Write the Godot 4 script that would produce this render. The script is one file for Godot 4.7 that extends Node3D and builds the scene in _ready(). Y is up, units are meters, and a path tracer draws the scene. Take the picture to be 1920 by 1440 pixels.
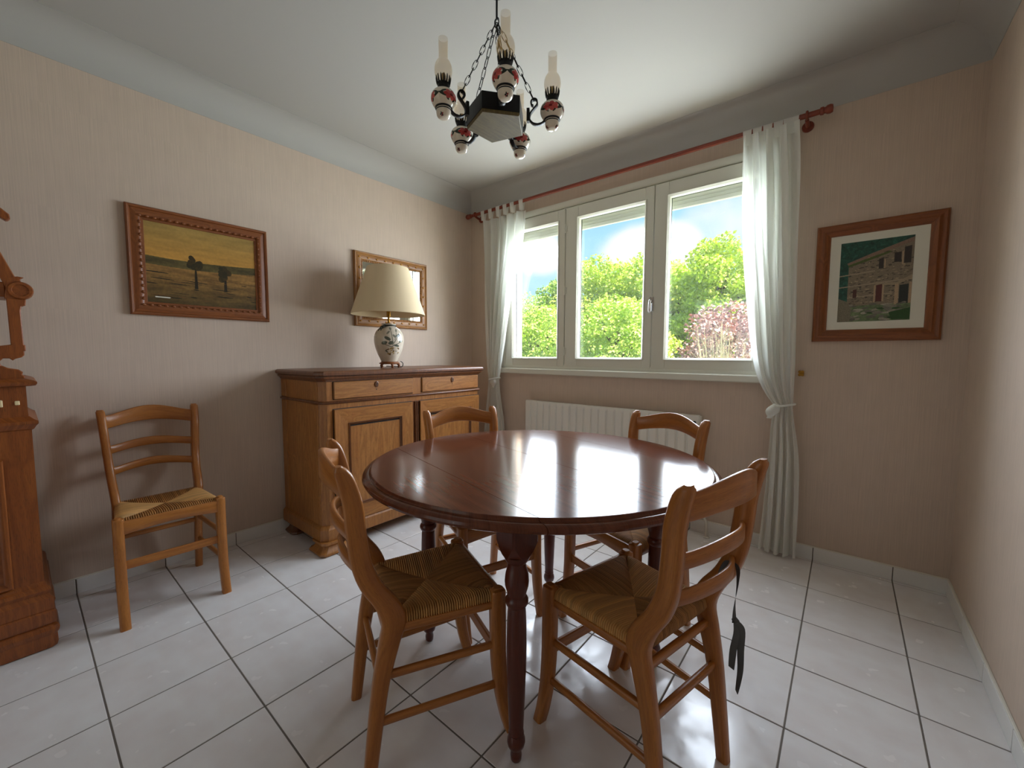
extends Node3D
# A dining room: round table, five rush chairs, sideboard, hutch end, chandelier, window on a garden.

var rng := RandomNumberGenerator.new()
var M := {}
const ROOM_X := 3.265
const ROOM_Z := 4.6
const P := 0.333

# ---------------------------------------------------------------- mesh builder
class MB:
	var st := SurfaceTool.new()
	var gid := 1
	var uvo := Vector2.ZERO
	var tint := Color.WHITE
	func _init() -> void:
		st.begin(Mesh.PRIMITIVE_TRIANGLES)
	func vert(p: Vector3, uv: Vector2, g: int) -> void:
		st.set_smooth_group(g)
		st.set_color(tint)
		st.set_uv(uv + uvo)
		st.add_vertex(p)
	# a, b, c anticlockwise seen from outside
	func tri(a: Vector3, b: Vector3, c: Vector3, ua: Vector2, ub: Vector2, uc: Vector2, g: int) -> void:
		vert(a, ua, g); vert(c, uc, g); vert(b, ub, g)
	func quad(a: Vector3, b: Vector3, c: Vector3, d: Vector3, ua: Vector2, ub: Vector2, uc: Vector2, ud: Vector2, g: int) -> void:
		tri(a, b, c, ua, ub, uc, g); tri(a, c, d, ua, uc, ud, g)
	func flat_poly(pts: Array, axis_u: Vector3, axis_v: Vector3, out: Vector3) -> void:
		var n: Vector3 = (pts[1] - pts[0]).cross(pts[2] - pts[0])
		var q := pts.duplicate()
		if n.dot(out) < 0:
			q.reverse()
		for i in range(1, q.size() - 1):
			var a: Vector3 = q[0]; var b: Vector3 = q[i]; var c: Vector3 = q[i + 1]
			tri(a, b, c, Vector2(a.dot(axis_u), a.dot(axis_v)), Vector2(b.dot(axis_u), b.dot(axis_v)), Vector2(c.dot(axis_u), c.dot(axis_v)), -1)
	# chamfered box; the grain (v) runs along its longest side
	func box(c: Vector3, size: Vector3, bev := 0.002, b := Basis()) -> void:
		var h := size / 2.0
		var e := minf(bev, minf(h.x, minf(h.y, h.z)) * 0.9)
		var big := 0
		for k in 3:
			if size[k] > size[big]: big = k
		var ax: Array = [b.x, b.y, b.z]
		var off := Vector3(uvo.x, uvo.y, 0)
		for k in 3:
			var i1 := (k + 1) % 3
			var i2 := (k + 2) % 3
			var vv: int = big if big != k else (i1 if size[i1] > size[i2] else i2)
			var uu: int = i1 if vv == i2 else i2
			for s in [-1.0, 1.0]:
				var f := []
				for w in [[-1, -1], [1, -1], [1, 1], [-1, 1]]:
					var p := Vector3.ZERO
					p[k] = s * h[k]; p[i1] = w[0] * (h[i1] - e); p[i2] = w[1] * (h[i2] - e)
					f.append(c + b * p)
				flat_poly(f, ax[uu], ax[vv], ax[k] * s)
				if e <= 0.0: continue
				for t in [-1.0, 1.0]:   # edge between face k,s and face i1,t
					var g := []
					for w in [[0, -1], [0, 1], [1, 1], [1, -1]]:
						var p := Vector3.ZERO
						p[k] = s * (h[k] - (e if w[0] == 1 else 0.0))
						p[i1] = t * (h[i1] - (0.0 if w[0] == 1 else e))
						p[i2] = w[1] * (h[i2] - e)
						g.append(c + b * p)
					flat_poly(g, ax[uu], ax[vv], ax[k] * s + ax[i1] * t)
		if e > 0.0:
			for sx in [-1.0, 1.0]:
				for sy in [-1.0, 1.0]:
					for sz in [-1.0, 1.0]:
						var q := [Vector3(sx * h.x, sy * (h.y - e), sz * (h.z - e)), Vector3(sx * (h.x - e), sy * h.y, sz * (h.z - e)), Vector3(sx * (h.x - e), sy * (h.y - e), sz * h.z)]
						flat_poly([c + b * q[0], c + b * q[1], c + b * q[2]], ax[0], ax[1], b * Vector3(sx, sy, sz))
	# skin over rings of equal size; creases where the shape turns by more than crease degrees
	func loft(rings: Array, closed := true, cap := true, crease := 38.0, unit_uv := false) -> void:
		var n: int = rings[0].size()
		var m := rings.size()
		var cols := n if closed else n - 1
		var mid := 0
		var best := -1.0
		for k in m:
			var l := 0.0
			for i in n: l += (rings[k][i] as Vector3).distance_to(rings[k][(i + 1) % n])
			if l > best:
				best = l; mid = k
		var lim := cos(deg_to_rad(crease))
		var cg := []
		var g := 0
		for i in cols:
			if i > 0:
				var d0: Vector3 = (rings[mid][i] - rings[mid][i - 1]).normalized()
				var d1: Vector3 = (rings[mid][(i + 1) % n] - rings[mid][i]).normalized()
				if d0.dot(d1) < lim: g += 1
			cg.append(g)
		if closed and g > 0:
			var d0: Vector3 = (rings[mid][0] - rings[mid][n - 1]).normalized()
			var d1: Vector3 = (rings[mid][1] - rings[mid][0]).normalized()
			if d0.dot(d1) >= lim:
				for i in cols:
					if cg[i] == g: cg[i] = 0
		var rg := []
		var r := 0
		var bi := 0
		for k in m - 1:
			if k > 0:
				var d0: Vector3 = (rings[k][bi] - rings[k - 1][bi]).normalized()
				var d1: Vector3 = (rings[k + 1][bi] - rings[k][bi]).normalized()
				if d0.dot(d1) < lim: r += 1
			rg.append(r)
		var us := [0.0]
		for i in cols: us.append(us[i] + (rings[mid][i] as Vector3).distance_to(rings[mid][(i + 1) % n]))
		var vs := [0.0]
		for k in m - 1: vs.append(vs[k] + (rings[k][0] as Vector3).distance_to(rings[k + 1][0]))
		if unit_uv:
			for i in us.size(): us[i] = float(i) / cols
			var tot: float = vs[m - 1]
			for k in m: vs[k] = 1.0 - vs[k] / tot
		var ctr := Vector3.ZERO
		for k in m:
			for i in n: ctr += rings[k][i]
		ctr /= n * m
		var vol := 0.0
		for k in m - 1:
			for i in cols:
				var a: Vector3 = rings[k][i] - ctr; var b: Vector3 = rings[k][(i + 1) % n] - ctr
				var c: Vector3 = rings[k + 1][(i + 1) % n] - ctr; var d: Vector3 = rings[k + 1][i] - ctr
				vol += a.dot(b.cross(c)) + a.dot(c.cross(d))
		var flip := vol < 0
		for k in m - 1:
			for i in cols:
				var j := (i + 1) % n
				var sg: int = gid + rg[k] * 256 + cg[i]
				var a: Vector3 = rings[k][i]; var b: Vector3 = rings[k][j]; var c: Vector3 = rings[k + 1][j]; var d: Vector3 = rings[k + 1][i]
				var ua := Vector2(us[i], vs[k]); var ub := Vector2(us[i + 1], vs[k]); var uc := Vector2(us[i + 1], vs[k + 1]); var ud := Vector2(us[i], vs[k + 1])
				if flip: quad(d, c, b, a, ud, uc, ub, ua, sg)
				else: quad(a, b, c, d, ua, ub, uc, ud, sg)
		gid += 256 * (r + 2) + g + 2
		if cap and closed:
			for e in [0, m - 1]:
				var cc := Vector3.ZERO
				for i in n: cc += rings[e][i]
				cc /= n
				var o := cc - ctr
				var nn := Vector3.ZERO
				for i in n: nn += ((rings[e][i] as Vector3) - cc).cross((rings[e][(i + 1) % n] as Vector3) - cc)
				var au: Vector3 = (rings[e][0] - cc).normalized()
				if au == Vector3.ZERO: continue
				var av := nn.normalized().cross(au)
				for i in n:
					var a: Vector3 = rings[e][i]; var b: Vector3 = rings[e][(i + 1) % n]
					var pu := func(x: Vector3) -> Vector2: return Vector2((x - cc).dot(au), (x - cc).dot(av))
					if nn.dot(o) > 0: tri(cc, a, b, Vector2.ZERO, pu.call(a), pu.call(b), -1)
					else: tri(cc, b, a, Vector2.ZERO, pu.call(b), pu.call(a), -1)
	# profile of (radius, height) turned about a vertical axis through c
	func lathe(prof: Array, c := Vector3.ZERO, seg := 24, crease := 38.0, unit_uv := false, b := Basis(), cap := true) -> void:
		var rings := []
		for p in prof:
			var ring := []
			for i in seg:
				var a := TAU * i / seg
				ring.append(c + b * Vector3(cos(a) * p[0], p[1], sin(a) * p[0]))
			rings.append(ring)
		loft(rings, true, cap, crease, unit_uv)
	func tube(path: Array, rad, seg := 8, cap := true, squash := 1.0, up := Vector3.UP) -> void:
		var rings := []
		var nrm := Vector3.ZERO
		for k in path.size():
			var t: Vector3 = (path[mini(k + 1, path.size() - 1)] - path[maxi(k - 1, 0)]).normalized()
			if nrm == Vector3.ZERO:
				nrm = t.cross(up)
				if nrm.length() < 0.05: nrm = t.cross(Vector3.RIGHT)
			nrm = (nrm - t * nrm.dot(t)).normalized()
			var bn := t.cross(nrm)
			var r: float = rad[k] if rad is Array else rad
			var ring := []
			for i in seg:
				var a := TAU * i / seg
				ring.append(path[k] + nrm * cos(a) * r + bn * sin(a) * r * squash)
			rings.append(ring)
		loft(rings, true, cap, 50.0)
	func torus(c: Vector3, bx: Vector3, by: Vector3, r: float, seg := 16, ts := 6) -> void:
		var rings := []
		var nz := bx.cross(by).normalized()
		for k in seg + 1:
			var a := TAU * k / seg
			var ctr := c + bx * cos(a) + by * sin(a)
			var outd := (bx.normalized() * cos(a) + by.normalized() * sin(a)).normalized()
			var ring := []
			for i in ts:
				var q := TAU * i / ts
				ring.append(ctr + outd * cos(q) * r + nz * sin(q) * r)
			rings.append(ring)
		loft(rings, true, false, 60.0)
	# flat outline (2-D) given depth along b.z, edges eased by ease
	func slab(poly: PackedVector2Array, o: Vector3, b: Basis, depth: float, ease_ := 0.0) -> void:
		var rings := []
		var outer := poly
		var inner := poly
		if ease_ > 0.0:
			var ctr := Vector2.ZERO
			inner = PackedVector2Array()
			var n := poly.size()
			var area := 0.0
			for i in n: area += poly[i].cross(poly[(i + 1) % n])
			var sgn := -1.0 if area > 0 else 1.0
			for i in n:
				var d0 := (poly[i] - poly[(i - 1 + n) % n]).normalized()
				var d1 := (poly[(i + 1) % n] - poly[i]).normalized()
				var nm := (Vector2(d0.y, -d0.x) + Vector2(d1.y, -d1.x))
				nm = nm.normalized() if nm.length() > 0.01 else Vector2(d1.y, -d1.x)
				inner.append(poly[i] + nm * sgn * ease_)
		var lay := [[inner, 0.0], [outer, ease_], [outer, depth - ease_], [inner, depth]] if ease_ > 0.0 else [[outer, 0.0], [outer, depth]]
		for l in lay:
			var ring := []
			for p in l[0]: ring.append(o + b.x * p.x + b.y * p.y + b.z * l[1])
			rings.append(ring)
		loft(rings, true, false, 38.0)
		var idx := Geometry2D.triangulate_polygon(inner)
		for e in [[0.0, -1.0], [depth, 1.0]]:
			for k in range(0, idx.size(), 3):
				var q := []
				for w in 3:
					var p: Vector2 = inner[idx[k + w]]
					q.append(o + b.x * p.x + b.y * p.y + b.z * e[0])
				flat_poly(q, b.x, b.y, b.z * e[1])
	# open sheet of points rows x cols
	func sheet(rows: Array, closed_u := false) -> void:
		loft(rows, closed_u, false, 80.0)
	func mesh() -> ArrayMesh:
		st.generate_normals()
		return st.commit()

# ---------------------------------------------------------------- scene helpers
func put(called: String, b, mat: Material, parent: Node = null, at := Vector3.ZERO) -> MeshInstance3D:
	var o := MeshInstance3D.new()
	o.name = called
	o.mesh = b.mesh() if b is MB else b
	o.material_override = null
	for i in o.mesh.get_surface_count(): o.set_surface_override_material(i, mat)
	o.position = at
	(parent if parent else self).add_child(o, true)
	o.name = pad(o)
	return o

var used := {}
func pad(o: Node) -> String:
	var base := str(o.name).rstrip("0123456789").rstrip("_")
	var key := str(o.get_parent().get_instance_id()) + base
	used[key] = used.get(key, -1) + 1
	return base if used[key] == 0 else "%s_%03d" % [base, used[key]]

func thing(called: String, label: String, category: String, at := Vector3.ZERO, turn := 0.0, group := "") -> Node3D:
	var o := Node3D.new()
	o.name = called
	add_child(o, true)
	o.name = pad(o)
	o.position = at
	o.rotation.y = turn
	tag(o, label, category, group)
	return o

func tag(o: Node, label: String, category: String, group := "") -> void:
	o.set_meta("label", label)
	o.set_meta("category", category)
	if group: o.set_meta("group", group)

func struct(called: String, label: String, b = null, mat: Material = null) -> Node3D:
	var o: Node3D
	if b == null:
		o = Node3D.new()
		o.name = called
		add_child(o, true)
	else:
		o = put(called, b, mat)
	o.name = called
	o.set_meta("kind", "structure")
	o.set_meta("label", label)
	o.set_meta("category", called.split("_")[0])
	return o

func rect_ring(c: Vector3, a: Vector3, b: Vector3, bev: float) -> Array:
	var ea := a.normalized() * bev
	var eb := b.normalized() * bev
	return [c + a - ea + b, c + a + b - eb, c + a - b + eb, c + a - ea - b, c - a + ea - b, c - a - b + eb, c - a + b - eb, c - a + ea + b]

func round_ring(c: Vector3, a: Vector3, b: Vector3, n := 12, pw := 0.6) -> Array:
	var out := []
	for i in n:
		var t := TAU * (i + 0.5) / n
		out.append(c + a * signf(cos(t)) * pow(absf(cos(t)), pw) + b * signf(sin(t)) * pow(absf(sin(t)), pw))
	return out

func smooth(pts: Array, n: int) -> Array:
	var out := []
	for i in pts.size() - 1:
		var p0 = pts[maxi(i - 1, 0)]; var p1 = pts[i]; var p2 = pts[i + 1]; var p3 = pts[mini(i + 2, pts.size() - 1)]
		for k in n:
			var t := float(k) / n
			out.append(0.5 * ((2.0 * p1) + (p2 - p0) * t + (2.0 * p0 - 5.0 * p1 + 4.0 * p2 - p3) * t * t + (3.0 * p1 - p0 - 3.0 * p2 + p3) * t * t * t))
	out.append(pts[-1])
	return out

# ---------------------------------------------------------------- textures
func field(w: int, h: int, fw: int, fh: int, freq: float, s: int, oct := 3) -> PackedByteArray:
	var n := FastNoiseLite.new()
	n.seed = s
	n.noise_type = FastNoiseLite.TYPE_SIMPLEX_SMOOTH
	n.frequency = freq
	n.fractal_octaves = oct
	var im := n.get_seamless_image(fw, fh)
	im.convert(Image.FORMAT_L8)
	if fw != w or fh != h: im.resize(w, h, Image.INTERPOLATE_CUBIC)
	return im.get_data()

func wood_image(c0: Color, c1: Color, c2: Color, s: int, pores := 0.25) -> Image:
	var w := 512
	var fine := field(w, w, 512, 16, 0.16, s, 3)
	var broad := field(w, w, 64, 16, 0.05, s + 1, 3)
	var fleck := field(w, w, 512, 64, 0.35, s + 2, 2)
	var d := PackedByteArray()
	d.resize(w * w * 3)
	for i in w * w:
		var f := fine[i] / 255.0
		var g := broad[i] / 255.0
		var t := clampf(0.5 * f + 0.5 * (0.5 + 0.5 * sin((g * 2.0 + f * 0.15) * 9.0)), 0, 1)
		var c := c0.lerp(c1, t)
		c = c.lerp(c2, clampf((g - 0.45) * 1.6, 0, 1) * 0.6)
		var p := clampf((0.36 - fleck[i] / 255.0) * 6.0, 0, 1) * pores
		c = c.darkened(p)
		d[i * 3] = int(clampf(c.r, 0, 1) * 255); d[i * 3 + 1] = int(clampf(c.g, 0, 1) * 255); d[i * 3 + 2] = int(clampf(c.b, 0, 1) * 255)
	return Image.create_from_data(w, w, false, Image.FORMAT_RGB8, d)

func tex(im: Image) -> ImageTexture:
	return ImageTexture.create_from_image(im)

func grey_tex(w: int, d: PackedByteArray) -> ImageTexture:
	return tex(Image.create_from_data(w, d.size() / w, false, Image.FORMAT_L8, d))

func mat(called: String, c: Color, rough: float, metal := 0.0) -> StandardMaterial3D:
	var m := StandardMaterial3D.new()
	m.resource_name = called
	m.albedo_color = c
	m.roughness = rough
	m.metallic = metal
	M[called] = m
	return m

func wood(called: String, c0: Color, c1: Color, c2: Color, s: int, rough: float, pores := 0.25, sc := Vector2(3.0, 1.2)) -> StandardMaterial3D:
	var m := mat(called, Color.WHITE, rough)
	m.albedo_texture = tex(wood_image(c0, c1, c2, s, pores))
	m.uv1_scale = Vector3(sc.x, sc.y, 1)
	return m

func ellipse(c: Vector2, a: float, b: float, ang: float, n := 18) -> PackedVector2Array:
	var out := PackedVector2Array()
	for i in n:
		var t := TAU * i / n
		out.append(c + Vector2(cos(t) * a, sin(t) * b).rotated(ang))
	return out

func fill(im: Image, poly: PackedVector2Array, c: Color, rough := 0.0, wrap := false) -> void:
	var lo := poly[0]
	var hi := poly[0]
	for p in poly:
		lo = lo.min(p); hi = hi.max(p)
	for y in range(maxi(0, int(lo.y)), mini(im.get_height() - 1, int(hi.y) + 1) + 1):
		for x in range(int(lo.x), int(hi.x) + 2):
			var xx := posmod(x, im.get_width()) if wrap else x
			if xx < 0 or xx >= im.get_width(): continue
			if Geometry2D.is_point_in_polygon(Vector2(x + 0.5, y + 0.5), poly):
				var k := 1.0 + rng.randf_range(-rough, rough)
				im.set_pixel(xx, y, Color(c.r * k, c.g * k, c.b * k))

func materials() -> void:
	# walls: woven wallpaper with fine upright threads
	var wp := mat("wallpaper", Color.WHITE, 0.9)
	var a := field(512, 512, 512, 4, 0.30, 11, 2)
	var b := field(512, 512, 128, 128, 0.02, 12, 3)
	var d := PackedByteArray(); d.resize(512 * 512 * 3)
	for i in 512 * 512:
		var k := 1.0 + (a[i] / 255.0 - 0.5) * 0.085 + (b[i] / 255.0 - 0.5) * 0.02
		var c := Color(0.785, 0.710, 0.643)
		d[i * 3] = int(minf(c.r * k, 1) * 255); d[i * 3 + 1] = int(minf(c.g * k, 1) * 255); d[i * 3 + 2] = int(minf(c.b * k, 1) * 255)
	wp.albedo_texture = tex(Image.create_from_data(512, 512, false, Image.FORMAT_RGB8, d))
	wp.uv1_triplanar = true; wp.uv1_world_triplanar = true; wp.uv1_scale = Vector3(2.2, 2.2, 2.2)
	mat("plaster", Color(0.70, 0.69, 0.672), 0.95)
	mat("shutter", Color(0.66, 0.67, 0.62), 0.7)
	mat("render", Color(0.86, 0.78, 0.68), 0.95)
	# floor tiles: pale glazed stone look with a rosy cloudiness
	var tl := mat("tile", Color.WHITE, 0.2)
	a = field(512, 512, 256, 96, 0.02, 21, 4)
	b = field(512, 512, 512, 512, 0.012, 22, 3)
	d = PackedByteArray(); d.resize(512 * 512 * 3)
	for i in 512 * 512:
		var t := clampf((a[i] / 255.0 - 0.5) * 0.9 + (b[i] / 255.0 - 0.5) * 0.6 + 0.5, 0, 1)
		var c := Color(0.855, 0.83, 0.82).lerp(Color(0.89, 0.88, 0.875), t)
		d[i * 3] = int(c.r * 255); d[i * 3 + 1] = int(c.g * 255); d[i * 3 + 2] = int(c.b * 255)
	tl.albedo_texture = tex(Image.create_from_data(512, 512, false, Image.FORMAT_RGB8, d))
	tl.uv1_scale = Vector3(1.3, 1.3, 1)
	tl.heightmap_enabled = true
	tl.heightmap_texture = grey_tex(256, field(256, 256, 256, 256, 0.05, 23, 3))
	tl.heightmap_scale = 0.018
	tl.heightmap_deep_parallax = false
	var rt := field(256, 256, 256, 256, 0.03, 24, 4)
	for i in rt.size(): rt[i] = int(clampf(50 + (rt[i] - 128) * 0.25, 25, 110))
	tl.roughness = 1.0
	tl.roughness_texture = grey_tex(256, rt)
	mat("grout", Color(0.42, 0.39, 0.36), 0.95)
	mat("skirting", Color(0.88, 0.875, 0.86), 0.3)
	mat("caulk", Color(0.86, 0.84, 0.79), 0.6)
	mat("window_white", Color(0.84, 0.835, 0.78), 0.4)
	mat("gasket", Color(0.12, 0.12, 0.12), 0.7)
	mat("radiator_white", Color(0.90, 0.89, 0.85), 0.4)
	mat("pipe_white", Color(0.82, 0.80, 0.75), 0.4)
	var g := mat("glass", Color(1, 1, 1, 0.03), 0.0)
	g.transparency = BaseMaterial3D.TRANSPARENCY_ALPHA
	# woods
	wood("oak", Color(0.55, 0.345, 0.155), Color(0.71, 0.48, 0.24), Color(0.61, 0.37, 0.16), 31, 0.42, 0.28)
	wood("oak_dark", Color(0.36, 0.21, 0.11), Color(0.48, 0.29, 0.155), Color(0.40, 0.23, 0.115), 35, 0.35, 0.25)
	wood("cherry", Color(0.60, 0.36, 0.155), Color(0.71, 0.46, 0.215), Color(0.645, 0.385, 0.165), 41, 0.33, 0.18)
	wood("mahogany", Color(0.35, 0.20, 0.14), Color(0.43, 0.25, 0.175), Color(0.37, 0.21, 0.15), 51, 0.13, 0.07, Vector2(2.0, 0.8))
	wood("mahogany_leg", Color(0.30, 0.12, 0.075), Color(0.38, 0.165, 0.1), Color(0.33, 0.135, 0.08), 54, 0.28, 0.2)
	wood("pine_red", Color(0.47, 0.245, 0.10), Color(0.60, 0.34, 0.145), Color(0.52, 0.27, 0.108), 61, 0.36, 0.2)
	wood("pole_red", Color(0.46, 0.19, 0.12), Color(0.55, 0.25, 0.16), Color(0.5, 0.21, 0.13), 64, 0.4, 0.15)
	wood("frame_brown", Color(0.45, 0.245, 0.105), Color(0.58, 0.335, 0.155), Color(0.50, 0.27, 0.115), 66, 0.4, 0.2)
	wood("gilt_brown", Color(0.52, 0.34, 0.16), Color(0.66, 0.46, 0.23), Color(0.56, 0.37, 0.17), 68, 0.42, 0.2)
	wood("weathered", Color(0.33, 0.28, 0.15), Color(0.44, 0.38, 0.22), Color(0.38, 0.33, 0.18), 71, 0.6, 0.3)
	(M.mahogany as StandardMaterial3D).metallic_specular = 0.33
	mat("shadow_wood", Color(0.10, 0.05, 0.03), 0.6)
	mat("gilt", Color(0.72, 0.52, 0.22), 0.35, 0.6)
	mat("brass", Color(0.62, 0.46, 0.2), 0.35, 1.0)
	mat("chrome", Color(0.8, 0.8, 0.8), 0.15, 1.0)
	mat("iron", Color(0.045, 0.05, 0.052), 0.45, 0.4)
	mat("bone", Color(0.88, 0.80, 0.62), 0.5)
	var ru := mat("rush", Color.WHITE, 0.62)
	ru.vertex_color_use_as_albedo = true
	mat("ribbon", Color(0.33, 0.33, 0.33), 0.85)
	mat("mirror", Color(0.88, 0.88, 0.86), 0.02, 1.0)
	var sh := mat("shade", Color(0.87, 0.785, 0.64), 0.9)
	sh.backlight_enabled = true
	sh.backlight = Color(0.30, 0.28, 0.23)
	var cu := mat("voile", Color(0.93, 0.93, 0.91, 0.86), 0.95)
	cu.transparency = BaseMaterial3D.TRANSPARENCY_ALPHA
	cu.backlight_enabled = true
	cu.backlight = Color(0.85, 0.86, 0.84)
	var am := mat("amber_glass", Color(0.94, 0.77, 0.34, 0.28), 0.08)
	am.transparency = BaseMaterial3D.TRANSPARENCY_ALPHA
	mat("bulb", Color(0.38, 0.35, 0.29), 0.2)
	mat("mat_board", Color(0.87, 0.86, 0.80), 0.8)
	mat("cord", Color(0.12, 0.14, 0.11), 0.5)
	mat("bark", Color(0.30, 0.25, 0.19), 0.95)
	mat("dry_twig", Color(0.72, 0.68, 0.58), 0.9)
	mat("lawn", Color(0.42, 0.52, 0.2), 0.95)
	for nm in ["leaf", "leaf_glossy"]:
		var lf := mat(nm, Color.WHITE, 0.75 if nm == "leaf" else 0.55)
		lf.vertex_color_use_as_albedo = true
		lf.backlight_enabled = true
		lf.backlight = Color(0.6, 0.7, 0.3)
	var lp := mat("leaf_purple", Color.WHITE, 0.7)
	lp.vertex_color_use_as_albedo = true
	lp.backlight_enabled = true
	lp.backlight = Color(0.55, 0.38, 0.4)

# ---------------------------------------------------------------- first: camera, sky, sun, area lights, exposure
func lights_and_camera() -> void:
	var cam := Camera3D.new()
	cam.name = "camera"
	cam.fov = 86.658
	cam.near = 0.05
	cam.far = 200.0
	cam.transform = Transform3D(Basis.from_euler(Vector3(-0.0715978, 0.6867518, 0.0035254)), Vector3(2.82631, 1.15824, 2.82694))
	add_child(cam)
	cam.current = true
	var env := Environment.new()
	env.background_mode = Environment.BG_SKY
	env.tonemap_mode = Environment.TONE_MAPPER_LINEAR
	env.tonemap_exposure = 1.2
	env.sdfgi_enabled = true
	env.ssao_enabled = true
	env.ssil_enabled = true
	var sky := Sky.new()
	var sm := PanoramaSkyMaterial.new()
	sm.panorama = sky_image()
	sky.sky_material = sm
	env.sky = sky
	var we := WorldEnvironment.new()
	we.name = "world_environment"
	we.environment = env
	add_child(we)
	var sun := DirectionalLight3D.new()
	sun.name = "sun"
	sun.light_color = Color(1.0, 0.96, 0.86)
	sun.light_energy = 7.2
	sun.light_angular_distance = 0.5
	sun.shadow_enabled = true
	sun.look_at_from_position(Vector3(0.62, 1.15, -0.22) * 10.0, Vector3.ZERO)
	add_child(sun)
	# daylight coming down from the sky through the window and at the glazed door behind the camera
	area(Vector3(1.445, 1.61, -0.29), Vector2(2.06, 1.02), 0.0, Color(0.90, 0.945, 1.0), 11.0, deg_to_rad(-20))
	area(Vector3(1.35, 1.15, ROOM_Z - 0.005), Vector2(1.2, 1.9), PI, Color(1.0, 0.95, 0.88), 0.32)

func area(at: Vector3, size: Vector2, turn: float, c: Color, e: float, tilt := 0.0) -> void:
	var l := AreaLight3D.new()
	l.name = "daylight"
	l.area_size = size
	l.area_normalize_energy = true
	l.light_color = c
	l.light_energy = e
	l.area_range = 12.0
	l.area_attenuation = 2.0
	l.shadow_enabled = true
	l.position = at
	l.rotation = Vector3(tilt, PI + turn, 0)      # shines along its -z: into the room
	add_child(l, true)

func sky_image() -> ImageTexture:
	var w := 768
	var h := 384
	var n := FastNoiseLite.new()
	n.seed = 5
	n.noise_type = FastNoiseLite.TYPE_SIMPLEX_SMOOTH
	n.frequency = 1.0
	n.fractal_octaves = 5
	var puffs := []
	for k in 16:   # cumulus all round the horizon
		var az := -0.37 + TAU * k / 16.0 + (0.0 if k == 0 else 0.13 * sin(k * 7.3))
		puffs.append([az, 0.235 + (0.0 if k == 0 else 0.06 * sin(k * 3.1)), 0.11 if k == 0 else 0.12, 0.058 if k == 0 else 0.062])
		if k != 1: puffs.append([az - 0.25, 0.235 + 0.03 * sin(k * 5.0), 0.07, 0.05])
	var im := Image.create(w, h, false, Image.FORMAT_RGBF)
	for j in h:
		var el := PI * (0.5 - (j + 0.5) / h)
		for i in w:
			var az := wrapf(TAU * (i + 0.5) / w, -PI, PI)
			var s := clampf(sin(el), 0, 1)
			var c := Color(0.52, 0.96, 1.12).lerp(Color(0.26, 0.58, 1.0), pow(s, 1.1))
			if el < 0: c = Color(0.45, 0.52, 0.36)
			else:
				var dir := Vector3(sin(az) * cos(el), sin(el), -cos(az) * cos(el))
				var f := n.get_noise_3dv(dir * 3.2)
				var dens := smoothstep(0.24, 0.6, f) * 0.7
				for p in puffs:
					var dx: float = wrapf(az - p[0], -PI, PI) / p[2]
					if absf(dx) > 2.0: continue
					var dy: float = (el - p[1]) / p[3]
					var q: float = dx * dx + dy * dy
					dens = maxf(dens, smoothstep(1.25, 0.55, q - f * 0.9))
				var haze := smoothstep(0.30, 0.0, el) * 0.45
				c = c.lerp(Color(0.85, 1.0, 1.05), haze * 0.7)
				c = c.lerp(Color(1.12, 1.14, 1.15), clampf(dens, 0, 1))
			im.set_pixel(i, j, Color(c.r * 0.84, c.g * 0.84, c.b * 0.84))
	return tex(im)

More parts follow.
